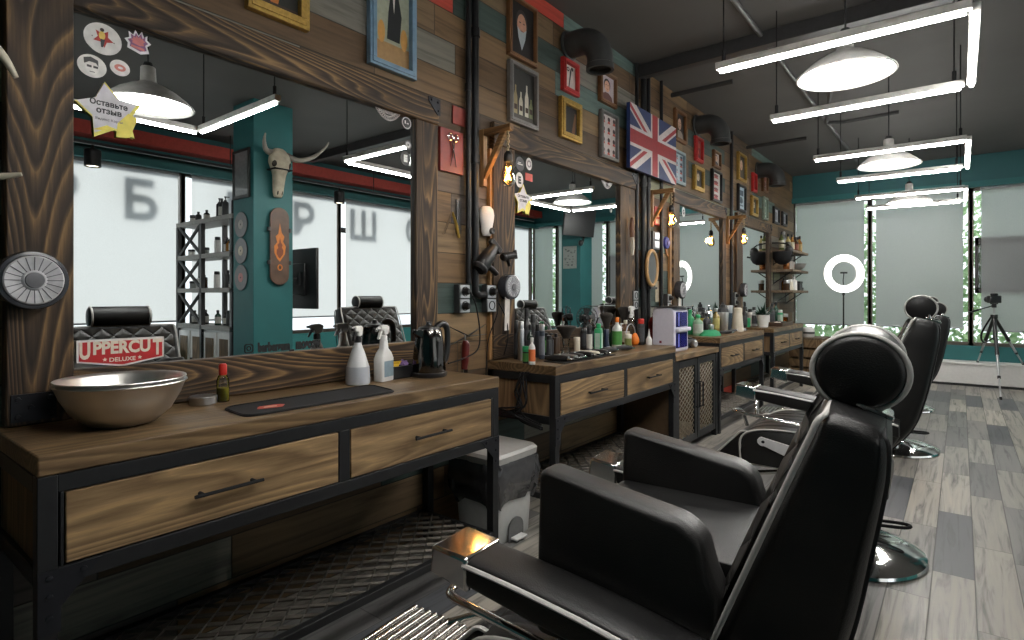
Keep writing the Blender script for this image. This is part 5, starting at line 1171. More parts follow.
# desk fan at the mirror foot
def grille(m, r, x0, x1, n=18):
    for x, k in ((x0, .55), (x0, .8), (x0*.5+x1*.5, 1.0), (x1, .8), (x1, .55)): m.tube([(x, r*k*math.cos(2*PI*i/28), r*k*math.sin(2*PI*i/28)) for i in range(28)], r*.022, 5, closed=True)
    for i in range(n):
        a = 2*PI*i/n; m.tube([(x0, r*.2*math.cos(a), r*.2*math.sin(a)), (x0, r*.8*math.cos(a), r*.8*math.sin(a)), ((x0+x1)/2, r*math.cos(a), r*math.sin(a)), (x1, r*.8*math.cos(a), r*.8*math.sin(a)), (x1, r*.2*math.cos(a), r*.2*math.sin(a))], r*.014, 4)
y = Yat(587, .10); o = thing('desk_fan', 'small black desk fan at the foot of the second mirror', 'fan', (.10, y, CT), R(-30))
m = MB(); m.lathe([(0,0),(.055,0),(.058,.006),(.045,.016),(.014,.024),(.010,.03),(.010,.15),(0,.15)], n=24); m.build('stand', black_pl, o, smooth=40)
m = MB(); m.M = Matrix.Translation((0,0,.225)); grille(m, .085, .03, -.03); m.build('cage', black_pl, o, smooth=50)
m = MB(); m.lathe([(0,-.05),(.025,-.048),(.028,-.02),(.018,.018),(0,.024)], (0,0,.225), 18, 'x')
for i in range(4):
    a = PI/2*i; m.add([(.006,.014*math.cos(a),.225+.014*math.sin(a)),(.012,.068*math.cos(a-.35),.225+.068*math.sin(a-.35)),(-.004,.070*math.cos(a+.35),.225+.070*math.sin(a+.35)),(-.006,.02*math.cos(a+.8),.225+.02*math.sin(a+.8))], [(0,1,2,3),(3,2,1,0)])
m.build('fan_blades', dark_pl, o, smooth=40)
# clippers and small tools laid out
def clipper(x, y, z, a, body, lab, s=1.0):
    o = thing('hair_clipper', lab, 'clipper', (x, y, z), R(a)); o.scale = (s,s,s)
    m = MB(); m.loft([srect(xx,0,hh,(0,1,0),(0,0,1),w_,t_,18,3.2) for xx, hh, w_, t_ in ((-.085,.018,.006,.006),(-.08,.018,.016,.012),(-.03,.020,.021,.017),(.03,.020,.020,.017),(.055,.020,.022,.014),(.062,.020,.020,.010))]); m.build('body', body, o, smooth=50)
    m = MB(); m.box((.058,-.021,.012), (.080,.021,.022)); m.box((.078,-.020,.016),(.086,.020,.020)); m.build('blade', chrome, o, bevel=.001)
    m = MB(); m.box((-.02,-.005,.036), (.01,.005,.041)); m.build('switch', silver, o, bevel=.001)
    return o
mat2 = MB().prism(rpoly([(.30,2.70),(.46,2.68),(.46,3.30),(.30,3.32)], .02), 'z', 0, .003).build('tool_mat', black_matt, loc=(0,0,CT)); tag(mat2, 'thin black tool mat under the row of clippers on the second counter', 'mat')
for k, (x, y, a, bm, lab) in enumerate(((.38,2.745,12,black_pl,'black clipper at the near end of the row on the second counter'), (.385,2.83,4,silver,'silver clipper beside the near-end black one'), (.375,2.92,-6,dark_pl,'charcoal clipper, third in the row on the second counter'),
      (.385,3.01,8,black_pl,'black clipper in the middle of the row, below the duster'), (.38,3.10,-4,cream_pl,'cream clipper toward the far end of the row'), (.38,3.20,10,black_pl,'black clipper at the far end of the mat'), (.34,3.42,80,dark_pl,'charcoal clipper lying lengthwise below the boxy green bottle'), (.36,3.60,70,black_pl,'black clipper lying lengthwise past the boxy green bottle'))):
    clipper(x, y, CT+.003 if y < 3.35 else CT, a, bm, lab)
# white steriliser with two blue jars on the cabinet
st = thing('tool_steriliser', 'white steriliser box with two stacked blue windows on the mesh-door cabinet', 'steriliser', (.30, 4.55, .791)); st.scale = (.62, .88, 1)
m = MB(); m.prism(rpoly([(-.15,0),(.15,0),(.15,.34),(.10,.365),(-.11,.365),(-.15,.33)], .03), 'y', -.17, .17); m.build('body', M('pale lilac white plastic', (.62,.60,.68), .35, var=.03), st, bevel=.010)
for z in (.035, .205):
    m = MB(); m.box((.148,-.13,z), (.156,.14,z+.125)); f_ = m.build('blue_door', M('cobalt blue window', (.012,.012,.14), .12, var=.05), st, bevel=.004)
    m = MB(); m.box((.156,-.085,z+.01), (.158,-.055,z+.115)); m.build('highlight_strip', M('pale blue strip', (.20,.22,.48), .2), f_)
m = MB(); m.box((.15,-.14,.17), (.20,.16,.20)); m.build('tray', M('pale lilac white plastic', None), st, bevel=.006)
m = MB(); m.box((-.05,-.174,.075), (-.02,-.169,.095)); m.build('switch', flat(120,40,60), st)
m = MB(); m.box((-.10,-.16,.366), (.12,.17,.374)); tag(m.build('black_tray', black_pl, loc=(.30,4.55,.791), bevel=.002), 'flat black tray lying on top of the white steriliser', 'tray')
cmx = thing('compact_camera', 'small black and silver camera on the mesh-door cabinet beside the third counter', 'camera', (.30, 4.98, .791), R(-20))
MB().box((-.03,-.06,0), (.03,.06,.075)).build('body', black_pl, cmx, bevel=.008); MB().lathe([(0,0),(.030,0),(.030,.035),(.024,.040),(.010,.034),(0,.034)], (.03,0,.036), 24, 'x').build('lens', silver, cmx, smooth=40); MB().box((-.015,-.02,.075), (.015,.02,.09)).build('viewfinder', black_pl, cmx, bevel=.003)
# third counter
B2('round', 690, .10, 312, 337, 9, green_pl, green_pl, 'plain green bottle behind the white steriliser on the third counter')
B2('round', 698, .22, 315, 336, 11, M('pale green bottle', (.25,.42,.28), .3), green_pl, 'pale green bottle with dark print on the third counter', flat(185,195,185))
B2('pump', 703, .09, 307, 332, 9, black_pl, black_pl, 'black pump bottle with yellow band on the third counter', flat(170,160,50))
B2('round', 706.5, .16, 314, 334, 8, black_pl, black_pl, 'squat black bottle before the silver shaker', None)
B2('shaker', 709, .10, 302, 329, 9, chrome, chrome, 'silver cocktail shaker on the third counter', cat_='shaker')
B2('round', 716, .12, 307, 330, 8, M('clear amber bottle', (.30,.22,.06), .2), silver, 'yellow labelled bottle with silver cap on the third counter', flat(190,180,110))
B2('shaker', 723, .14, 303, 331, 12, brushed, dark_pl, 'tall brushed steel canister on the third counter', cat_='canister')
B2('jar', 728.5, .12, 305, 329, 9, M('smoked jar', (.05,.07,.09), .15), silver, 'tall smoked jar beside the steel canister', cat_='jar')
B2('flask', 737.5, .33, 304, 328, 13, cream_pl, cream_pl, 'cream tapered flask at the far end of the third counter')
B2('jar', 711, .27, 324, 334, 6, silver, silver, 'little silver jar at the front of the third counter', cat_='jar')
gc = MB(); rr = random.Random(4)
pts = [(.30+.09*math.cos(2*PI*i/18)*(1+.2*rr.random()), 5.50+.16*math.sin(2*PI*i/18)*(1+.2*rr.random())) for i in range(18)]
gc.loft([[(x, y, CT) for x, y in pts], [(.30+(x-.30)*.9, 5.5+(y-5.5)*.9, CT+.025) for x, y in pts], [(.30+(x-.30)*.5, 5.5+(y-5.5)*.5, CT+.045+.01*rr.random()) for x, y in pts]])
tag(gc.build('crumpled_cloth', M('green cloth', (.02,.26,.11), .8), smooth=60), 'crumpled green cloth on the front of the third counter', 'cloth')
clipper(.36, 5.80, CT, 60, black_pl, 'black clipper beside the green cloth on the third counter'); clipper(.34, 6.05, CT, 85, dark_pl, 'charcoal clipper in the middle of the third counter'); clipper(.36, 6.28, CT, 70, silver, 'silver clipper on the third counter before the cream flask')
# farthest counter
B2('round', 744.5, .14, 303, 324, 6, black_pl, black_pl, 'dark bottle at the near end of the farthest counter', ldk)
B2('jar', 747.5, .15, 317, 326, 6, green_pl, green_pl, 'low green tub on the farthest counter', cat_='jar')
B2('can', 750, .10, 307, 324, 5, white_pl, black_pl, 'white can with black cap on the farthest counter', ltxt, cat_='can')
B2('round', 754, .14, 306, 325, 8, M('pale grey bottle', (.42,.44,.44), .3), dark_pl, 'pale grey bottle with dark print on the farthest counter', ldk)
B2('pump', 767, .15, 304, 321, 6, white_pl, black_pl, 'white pump bottle at the foot of the farthest mirror')
B2('round', 772, .19, 300, 321, 6, dark_pl, black_pl, 'charcoal bottle at the foot of the farthest mirror post', ldk)
B2('round', 776, .22, 297, 319, 6, dgreen, black_pl, 'dark green bottle beside the farthest mirror post', None)
B2('can', 780, .27, 306, 320, 6, green_pl, white_pl, 'green can with white top near the far end of the farthest counter', flat(170,190,175), cat_='can')
B2('jar', 785, .31, 309, 319, 6, amber, silver, 'amber jar at the far end of the farthest counter', cat_='jar')
pt = thing('succulent_pot', 'white pot with a dark leafy succulent on the farthest counter', 'pot plant', (.30, Yat(763, .30), CT)); d = dep(.24, Yat(763,.24)); s = 1.0
MB().lathe([(0,0),(.055,0),(.075,.13),(.078,.15),(.070,.15),(.066,.135),(0,.135)], n=24).build('pot', white_pl, pt, smooth=40)
m = MB(); rr = random.Random(9)
for i in range(46):
    a = rr.uniform(0,2*PI); e = rr.uniform(.25,1.45); L_ = rr.uniform(.10,.19); dv = Vector((math.cos(a)*math.cos(e), math.sin(a)*math.cos(e), math.sin(e))); sd = dv.cross(Vector((0,0,1))); sd = (sd.normalized() if sd.length > .01 else Vector((1,0,0)))*.017; b0 = Vector((0,0,.13))
    m.add([b0, b0+dv*L_*.5+sd, b0+dv*L_, b0+dv*L_*.5-sd, b0+dv*L_*.5+Vector((0,0,.01))], [(0,1,4),(1,2,4),(2,3,4),(3,0,4)])
m.build('leaves', M('dark succulent green', (.018,.06,.04), .45, var=.3), pt, smooth=30)
tr2 = MB(); tr2.box((-.10,-.28,0),(.10,.28,.012)); tr2.box((-.10,-.28,.012),(-.088,.28,.045)); tr2.box((.088,-.28,.012),(.10,.28,.045)); tr2.box((-.088,-.28,.012),(.088,-.268,.045)); tr2.box((-.088,.268,.012),(.088,.28,.045))
tag(tr2.build('wooden_tray', M('dark walnut tray', (.05,.025,.012), .5), loc=(.36, 7.93, CT), bevel=.003), 'dark wooden tray on the far half of the farthest counter', 'tray')
clipper(.36, 7.82, CT+.012, 80, cream_pl, 'cream clipper in the dark wooden tray'); clipper(.36, 8.06, CT+.012, 75, black_pl, 'black clipper in the dark wooden tray')

# ------------------------------------------------------------------ far bottle shelves
shelf_m = wood('grey brown shelf board', 'y', [(.1, (.07,.05,.035,1)), (.5, (.17,.125,.085,1)), (.9, (.28,.21,.15,1))], .6, .7)
SZ = (1.925, 1.640, 1.335); SY0, SY1 = 8.95, 10.02
for z, lab in zip(SZ, ('top wall shelf by the far windows, holding liquor bottles', 'middle wall shelf by the far windows, holding the grey bowl', 'lowest wall shelf by the far windows, holding white bottles')):
    o = thing('wall_shelf', lab, 'shelf', (.002, SY0, z))
    MB().box((0,0,-.036), (.30,SY1-SY0,0)).build('board', shelf_m, o, bevel=.003)
    for y in (.16, SY1-SY0-.16):
        m = MB(); m.box((0,y-.012,-.22),(.006,y+.012,-.036)); m.box((.0,y-.012,-.042),(.26,y+.012,-.036)); m.tube([(.006,y,-.20),(.23,y,-.042)], .008, 8); m.build('bracket', black_pl, o)
whisky = M('amber spirit bottle', (.26,.11,.02), .15, spec=.6); rum = M('dark spirit bottle', (.05,.025,.012), .15, spec=.6); pale = M('pale gold bottle', (.42,.34,.14), .2, spec=.6); clearb = M('clear grey bottle', (.30,.32,.31), .15, spec=.6); gdark = M('olive glass bottle', (.08,.10,.03), .15, spec=.6)
for k, (y, x, h, r, bm, cm_, lm, lab) in enumerate(((9.04,.13,.27,.035,gdark,black_pl,flat(170,165,140),'olive liquor bottle nearest the mirror on the top shelf'), (9.13,.20,.24,.036,pale,black_pl,flat(60,55,45),'short pale gold bottle with dark label on the top shelf'), (9.24,.12,.29,.034,clearb,silver,ltxt,'tall clear liquor bottle with silver cap on the top shelf'),
      (9.33,.21,.25,.037,whisky,black_pl,flat(200,190,160),'amber liquor bottle with pale label on the top shelf'), (9.45,.13,.27,.036,clearb,black_pl,flat(150,150,150),'clear liquor bottle with black cap on the top shelf'), (9.54,.22,.23,.038,rum,black_pl,flat(120,60,40),'dark liquor bottle with brick red label on the top shelf'),
      (9.70,.14,.28,.036,whisky,gold,flat(60,50,35),'amber liquor bottle with gilt cap on the top shelf'), (9.80,.22,.26,.037,whisky,black_pl,flat(165,140,90),'amber liquor bottle with tan label on the top shelf'), (9.92,.17,.26,.037,pale,black_pl,flat(150,130,90),'pale gold bottle at the window end of the top shelf'))):
    bottle('liquor', x, y, SZ[0], h, r, bm, cm_, lab, label=lm)
bw = MB(); bw.lathe([(0,0),(.05,0),(.06,.006),(.12,.05),(.15,.11),(.155,.115),(.146,.112),(.115,.055),(.05,.012),(0,.010)], n=40); tag(bw.build('serving_bowl', M('grey stoneware', (.22,.21,.19), .4), loc=(.165, 9.80, SZ[1]), smooth=60), 'grey stoneware bowl on the middle shelf', 'bowl')
mk = thing('copper_mug', 'small copper mug near the mirror end of the middle shelf', 'mug', (.18, 9.12, SZ[1])); MB().lathe([(0,0),(.042,0),(.045,.004),(.045,.10),(.042,.10),(.041,.01),(0,.008)], n=24).build('body', M('polished copper', (.60,.25,.10), .25, 1), mk, smooth=40); MB().tube(cat([(0,.043,.085),(0,.075,.08),(0,.075,.03),(0,.043,.022)],4), .005, 8).build('handle', M('polished copper', None), mk, smooth=60)
sk = thing('white_carton', 'white carton with copper flap on the middle shelf', 'box', (.17, 9.42, SZ[1]), R(8)); MB().box((-.05,-.09,0),(.05,.09,.13)).build('carton', M('off white card', (.50,.46,.42), .7), sk, bevel=.003); MB().box((.0505,-.05,.03),(.052,.05,.09)).build('flap', flat(160,100,80), sk)
for y, x, h, r, kind, bm, cp, lab in ((9.42,.17,.17,.045,'flask',cream_pl,white_pl,'cream flask in the middle of the lowest shelf'), (9.58,.18,.25,.050,'spray',white_pl,white_pl,'white spray bottle on the lowest shelf'), (9.10,.19,.15,.040,'jar',rum,silver,'dark jar near the mirror end of the lowest shelf'), (9.22,.12,.18,.035,'round',amber,black_pl,'amber bottle near the mirror end of the lowest shelf')):
    bottle(kind, x, y, SZ[2], h, r, bm, cp, lab)
bx_ = thing('black_box', 'black angular case at the window end of the lowest shelf', 'case', (.15, 9.80, SZ[2])); MB().box((-.08,-.10,0),(.09,.10,.11)).build('body', black_pl, bx_, bevel=.008); MB().box((-.085,-.105,.11),(.095,.105,.145)).build('lid', black_pl, bx_, bevel=.006)
tag(MB().box((-.07,-.05,0),(.07,.05,.05)).build('flat_case', dark_pl, loc=(.17, 9.955, SZ[2]), bevel=.008), 'low charcoal case at the very end of the lowest shelf', 'case')
# black hooded helmet hung on the farthest post
hp = thing('hanging_hood', 'black domed hood hung from the farthest mirror post beside the shelves', 'hood', (.17, 8.93, 1.84), R(0)); hp.scale = (.85,.85,.85)
MB().lathe([(0,-.16),(.05,-.155),(.11,-.12),(.15,-.05),(.155,.02),(.15,.06),(.14,.065),(.14,.02),(.10,-.09),(0,-.14)], n=32).build('dome', black_matt, hp, smooth=60)
m = MB(); m.tube([(.155,0,.03),(.15,.03,.12),(.06,.06,.20),(-.06,.05,.22),(-.17,.0,.22)], .012, 8); m.build('strap', black_matt, hp, smooth=60)
m = MB(); m.ell((.10,.02,.09), .07,.06,.07); m.build('visor_knob', dark_pl, hp, smooth=60); m = MB(); m.cyl((.14,-.04,-.02),(.20,-.04,-.01),.016,n=12); m.build('grip', black_pl, hp, smooth=40)

# ------------------------------------------------------------------ floor things
bin_ = thing('waste_bin', 'white pedal bin with grey lid and dark liner bag between the first two counters', 'bin', (.26, 2.315, 0))
bm_ = M('bin white plastic', (.58,.58,.57), .45, var=.04)
m = MB(); m.loft([srect(0,0,z,(1,0,0),(0,1,0),a,b,28,7) for z, a, b in ((0,.125,.150),(.006,.13,.155),(.37,.150,.175),(.385,.150,.175))]); m.build('body', bm_, bin_, smooth=40)
m = MB(); m.loft([srect(0,0,z,(1,0,0),(0,1,0),a,b,28,7) for z, a, b in ((.415,.165,.19),(.445,.168,.193),(.460,.155,.18),(.464,.10,.13))]); m.build('lid', M('grey bin lid', (.34,.335,.32), .5, var=.04), bin_, smooth=40)
m = MB(); rr = random.Random(8); rings = []
for z, k in ((.42,1.07),(.40,1.12),(.36,1.16),(.31,1.17),(.26,1.13),(.225,1.05),(.20,1.0)):
    rings.append([(x*(1+.05*math.sin(9*i*.45+z*30)*(.4 if z > .4 else 1)), y*(1+.05*math.sin(7*i*.5+z*40)), z+.02*math.sin(i*1.1)*(z < .3)) for i, (x, y, _z) in enumerate(srect(0,0,z,(1,0,0),(0,1,0),.150*k,.175*k,48,6))])
m.loft(rings, caps=False); m.build('liner_bag', M('dark translucent bin liner', (.045,.045,.048), .22, spec=.8), bin_, smooth=50)
m = MB(); a, b = .150, .06
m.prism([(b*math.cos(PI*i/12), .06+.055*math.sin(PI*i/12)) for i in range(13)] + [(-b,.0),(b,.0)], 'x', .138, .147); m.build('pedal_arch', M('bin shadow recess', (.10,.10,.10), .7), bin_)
m = MB(); m.box((.12,-.045,.012), (.185,.045,.024)); m.build('pedal', bm_, bin_, bevel=.004)

rg = thing('ring_light', 'glowing ring light on a thin black stand in front of the far windows', 'ring light', (1.06, 8.15, 0), R(-97+38))
rr0 = .195; m = MB(); m.tube([(0, rr0*math.cos(2*PI*i/56), 1.53+rr0*math.sin(2*PI*i/56)) for i in range(56)], .042, 12, closed=True, flat=1.0)
for i, v in enumerate(m.v): m.v[i] = (v[0]*.28, v[1], v[2])
ringm = m.build('light_ring', emit('ring light diffuser', (1,.97,.93,1), 3.0), rg, smooth=60)
m = MB(); m.lathe([(.145,-.02),(.235,-.02),(.24,-.012),(.235,-.006),(.145,-.006)], (0,0,1.53), 56, 'x'); m.build('back_shell', white_pl, rg, smooth=40)
m = MB(); m.cyl((-.02,0,.05),(-.02,0,.80),.013,n=12); m.cyl((-.02,0,.78),(-.02,0,1.30),.009,n=12); m.cyl((-.02,0,.76),(-.02,0,.82),.019,n=12); m.cyl((-.02,0,1.26),(-.02,0,1.36),.016,n=12); m.build('stand_pole', black_pl, rg, smooth=40)
for k in range(3):
    a = 2*PI*k/3+.4; MB().tube([(-.02+.02*math.cos(a),.02*math.sin(a),.42),(-.02+.34*math.cos(a),.34*math.sin(a),.012)], .009, 8).build('leg', black_pl, rg, smooth=40)
m = MB(); m.tube([(-.02,0,1.33),(-.03,0,1.45),(-.01,0,1.53)], .006, 8); m.box((-.02,-.04,1.53),(-.005,.04,1.55)); m.build('phone_clip', black_pl, rg, smooth=40)

tp = thing('camera_tripod', 'silver and black tripod standing partly on the white radiator cover', 'tripod', (0,0,0))
hub = Vector((2.54, 9.62, .98)); feet = [Vector((2.58,9.0,.012)), Vector((2.385,10.20,.335)), Vector((2.86,10.22,.335))]
for f_ in feet:
    dv = (f_-hub); a = hub+dv.normalized()*.03; L1 = a+(f_-a)*.45; L2 = a+(f_-a)*.74
    m = MB(); m.cyl(a, L1, .020, n=10); lg = m.build('leg', black_pl, tp, smooth=40)
    m = MB(); m.cyl(L1-dv.normalized()*.02, L2, .014, n=10); m.cyl(L2, f_, .010, n=10); m.build('lower_tube', silver, lg, smooth=40)
    u_ = dv.normalized()
    for nm_, p_, a_, b_, r_ in (('clamp',L1,.02,.02,.023), ('clamp',L2,.015,.015,.018), ('rubber_foot',f_,.025,.002,.015)): MB().cyl(p_-u_*a_, p_+u_*b_, r_, n=10).build(nm_, black_pl, lg, smooth=40)
m = MB(); m.cyl(hub-Vector((0,0,.30)), hub+Vector((0,0,.02)), .014, n=12); m.cyl(hub-Vector((0,0,.02)), hub+Vector((0,0,.03)), .038, n=14); m.build('centre_column', black_pl, tp, smooth=40)
m = MB(); m.cyl(hub+Vector((0,0,.02)), hub+Vector((0,0,.14)), .012, n=12); m.build('riser', silver, tp, smooth=40)
m = MB(); m.cyl(hub+Vector((0,0,.12)), hub+Vector((0,0,.17)), .026, n=14); m.tube([hub+Vector((0,0,.15)), hub+Vector((-.16,-.10,.09))], .008, 8); m.tube([hub+Vector((-.16,-.10,.09)), hub+Vector((-.25,-.16,.055))], .014, 8); m.box(tuple(hub+Vector((-.04,-.04,.165))), tuple(hub+Vector((.04,.04,.178)))); m.build('pan_head', black_pl, tp, smooth=40)
m = MB(); m.tube(cat([hub+Vector((-.02,-.02,.02)), hub+Vector((-.12,.12,-.22)), hub+Vector((-.10,.10,-.34)), hub+Vector((.0,-.05,-.26))], 5), .014, 8, flat=.5); m.build('strap', black_matt, tp, smooth=60)
dk = thing('dslr_camera', 'black camera mounted on the tripod head', 'camera', tuple(hub+Vector((0,0,.179))), R(35))
MB().box((-.07,-.035,0),(.07,.035,.095)).build('body', black_pl, dk, bevel=.010); MB().box((-.03,-.03,.095),(.03,.03,.125)).build('viewfinder', black_pl, dk, bevel=.008)
MB().lathe([(0,0),(.036,0),(.036,.05),(.040,.055),(.040,.085),(.030,.09),(.012,.075),(0,.075)], (0,.035,.048), 24, 'y').build('lens', dark_pl, dk, smooth=40)
pot = thing('storage_crate', 'small wooden crate holding a white pot in the corner past the farthest counter', 'crate', (.42, 9.45, 0))
m = MB(); m.box((-.22,-.28,.03),(.22,.28,.06))
for z in (.08,.22,.36,.50):
    for a, b in (((-.22,-.28,z),(.22,-.262,z+.11)), ((-.22,.262,z),(.22,.28,z+.11)), ((.202,-.262,z),(.22,.262,z+.11)), ((-.22,-.262,z),(-.202,.262,z+.11))): m.box(a, b)
m.build('slats', oak_x, pot, bevel=.002)
for x in (-.20,.18):
    for y in (-.26,.24): MB().box((x,y,0),(x+.02,y+.02,.62)).build('corner_post', oak_x, pot)
tag(MB().box((-.215,-.275,0),(.215,.275,.02)).build('crate_lid', shelf_m, loc=(.42,9.45,.62)), 'board laid on the wooden crate in the corner', 'board')
o = thing('ceramic_pot', 'white ceramic pot with dark band on the crate by the far windows', 'pot', (.42, 9.40, .64)); MB().lathe([(0,0),(.07,0),(.08,.01),(.085,.10),(.07,.14),(.06,.145),(.055,.13),(0,.13)], n=28).build('body', white_pl, o, smooth=50); MB().lathe([(.084,.05),(.086,.05),(.0868,.08),(.085,.08)], n=28).build('band', dark_pl, o, smooth=40)

# ------------------------------------------------------------------ street side of the room, seen in the mirrors
CX = 3.40
sh = thing('display_shelf', 'grey open display shelf with crossed braces beside the teal column', 'shelf', (3.92, 2.92, 0)); gs = M('pale grey timber', (.30,.29,.27), .55); lev = (.92, 1.34, 1.73, 2.13); SW = 1.40; SD = .30
for z in lev: MB().box((0,0,z-.05),(SW,SD,z)).build('shelf_board', gs, sh, bevel=.003)
for x in (0, .72, SW-.045):
    for y in (0, SD-.045): MB().box((x,y,0),(x+.045,y+.045,lev[-1]-.05)).build('post', dark_pl, sh)
for za, zb in zip(lev, lev[1:]):
    for p, q in (((.765,.0),(SW-.045,1.0)), ((.765,1.0),(SW-.045,0.0))):
        b = MB(); b.tube([(p[0], .02, za+(zb-.05-za)*p[1]), (q[0], .02, za+(zb-.05-za)*q[1])], .020, 6); b.build('cross_brace', dark_pl, sh)
MB().box((.02,.03,.06),(SW-.02,SD-.02,.87)).build('cupboard', white_pl, sh)
for k in range(4): x = .05+k*.335; D_ = MB().box((x,.01,.10),(x+.29,.03,.84)).build('cupboard_door', white_pl, sh, bevel=.003); MB().box((x+.05,.004,.16),(x+.24,.011,.78)).build('timber_panel', oak_x, D_); MB().box((x+.255,-.012,.45),(x+.270,.01,.53)).build('handle', black_pl, D_)
rr = random.Random(12); cols = [('black', black_pl), ('charcoal', dark_pl), ('dark green', dgreen), ('brown', rum), ('white', white_pl), ('grey', clearb), ('amber', whisky)]
pos = {2.13: [(.08,0,'pump',.22),(.20,0,'pump',.25),(.33,1,'pump',.23),(.45,0,'round',.22),(.56,0,'pump',.24),(.86,0,'round',.13),(1.02,1,'round',.12),(1.16,0,'jar',.09)],
       1.73: [(.07,5,'round',.16),(.18,2,'round',.17),(.29,6,'round',.15),(.40,0,'round',.18),(.52,4,'can',.19),(.88,5,'jar',.09),(1.05,0,'jar',.08),(1.2,4,'jar',.08)],
       1.34: [(.10,3,'round',.15),(.24,0,'jar',.07),(.36,1,'round',.20),(.55,4,'can',.19),(.90,3,'box',.16),(1.06,4,'box',.15),(1.2,5,'jar',.09)],
       .92: [(.08,0,'can',.18),(.18,4,'can',.16),(.28,1,'can',.17),(.40,0,'round',.15),(.52,2,'round',.17),(.86,0,'round',.17),(.99,2,'jar',.12),(1.1,0,'round',.16),(1.22,1,'can',.15)]}
names = {2.13: 'top', 1.73: 'second', 1.34: 'third', .92: 'lowest'}; kn = {'pump':'pump bottle','round':'bottle','can':'can','jar':'jar','box':'square bottle'}
for z, row in pos.items():
    cnt = {}
    for u, c, k, h in row:
        key = (cols[c][0], kn[k]); cnt[key] = cnt.get(key, 0)+1
        place = ('beside the teal column' if u < .15 else 'at the window end' if u > 1.1 else 'over the open bay' if u < .62 else 'over the crossed braces')
        extra = '' if cnt[key] == 1 else (', second along' if cnt[key] == 2 else ', third along' if cnt[key] == 3 else ', fourth along')
        bottle(k, 3.92+u, 3.04+.03*rr.uniform(-1,1), z, h, .034 if k != 'jar' else .038, cols[c][1], black_pl if c != 0 else dark_pl, '%s %s on the %s display shelf %s%s' % (cols[c][0], kn[k], names[z], place, extra), label=(ltxt if c in (0,2,3) and k != 'pump' else None), rz=R(rr.uniform(0,90)))

bone = M('bleached bone', (.48,.43,.33), .7, var=.2, scale=14)
sk = thing('steer_skull', 'bleached steer skull with long horns mounted on the teal column', 'skull', (CX-.004, 3.12, 2.53)); sk.scale = (.88,.88,.88)
m = MB(); secs = [(-.30,.040,.035,.05),(-.26,.055,.05,.055),(-.16,.062,.06,.065),(-.05,.070,.075,.08),(.04,.105,.085,.09),(.10,.125,.09,.09),(.17,.115,.08,.085),(.23,.085,.06,.075),(.26,.05,.04,.07)]
m.loft([srect(-c_-.005,0,z,(1,0,0),(0,1,0),t_,w_,24,2.6) for z, w_, t_, c_ in cat(secs, 3)]); m.build('cranium', bone, sk, smooth=60)
for s in (-1, 1):
    m = MB(); m.ell((-.135, s*.085, .075), .04,.030,.045); m.build('eye_socket', M('dark bone hollow', (.03,.025,.02), .9), sk, smooth=60)
    m = MB(); m.ell((-.085, s*.026, -.245), .03,.013,.04); m.build('nostril', M('dark bone hollow', None), sk, smooth=60)
    if s < 0: hp_ = [(-.08,-.10,.20),(-.10,-.17,.22),(-.12,-.20,.31),(-.12,-.185,.40)]
    else: hp_ = [(-.08,.10,.20),(-.10,.24,.17),(-.12,.42,.24),(-.12,.58,.38),(-.12,.64,.47)]
    P = cat(hp_, 6); m = MB(); m.tube(P, [.040*(1-i/(len(P)-1)*.82) for i in range(len(P))], 12); m.build('horn', M('dark tipped horn', (.22,.20,.17), .4, var=.4, scale=5), sk, smooth=60)
m = MB(); m.box((-.19,-.11,.005),(-.005,.11,.018)); m.build('strap', black_matt, sk, bevel=.002)
sb = thing('skateboard_deck', 'dark skateboard deck with a flame design mounted on the teal column', 'skateboard', (CX-.012, 3.15, 1.765))
out = [(.105*math.cos(t), .30+.10*math.sin(t)) for t in [PI*i/14 for i in range(15)]] + [(.105*math.cos(t), -.30+.10*math.sin(t)) for t in [PI+PI*i/14 for i in range(15)]]
m = MB(); m.prism(out, 'x', -.028, -.012); m.build('deck', M('worn brown deck', (.10,.055,.035), .5, var=.35, scale=9), sb, bevel=.004)
m = MB(); fl_ = [(0,.24),(.02,.14),(.05,.10),(.035,.05),(.065,0),(.055,-.08),(.02,-.13),(.0,-.16),(-.03,-.13),(-.06,-.07),(-.06,.0),(-.03,.04),(-.045,.10),(-.015,.13)]
m.prism(fl_, 'x', -.0295, -.028, 0); m.prism([(a*.6, b*.55-.04) for a, b in fl_], 'x', -.0302, -.0295, 1); m.tube([(-.030, .022*math.cos(2*PI*i/16), -.22+.028*math.sin(2*PI*i/16)) for i in range(16)], .006, 6, 0, True); m.build('flame_design', [flat(205,120,45), flat(120,60,30)], sb)
for z in (-.17,.17):
    for y in (-.115,.115): MB().cyl((-.02,y,z-.02),(-.02,y,z+.02),.018,n=12).build('wheel', dark_pl, sb, smooth=40)
for z, lab in ((1.985,'top'),(1.715,'middle'),(1.44,'bottom')):
    o = thing('vinyl_record', '%s of three vinyl records in a column on the teal column' % lab, 'record', (3.64, 2.885, z))
    MB().lathe([(0,-.006),(.128,-.006),(.132,-.003),(.132,0),(0,0)], n=40, axis='y').build('disc', M('vinyl black', (.10,.10,.105), .28), o, smooth=30); MB().lathe([(0,-.0075),(.048,-.0075),(.048,-.006),(0,-.006)], n=28, axis='y').build('paper_label', flat(*{'top':(170,165,160),'middle':(200,190,170),'bottom':(180,120,115)}[lab]), o)
    MB().lathe([(0,-.0085),(.010,-.0085),(.010,-.0075),(0,-.0075)], n=12, axis='y').build('hub', black_pl, o)
pf = thing('picture_frame', 'black framed dark glass panel above the three records', 'picture', (3.62, 2.886, 2.25)); m = MB()
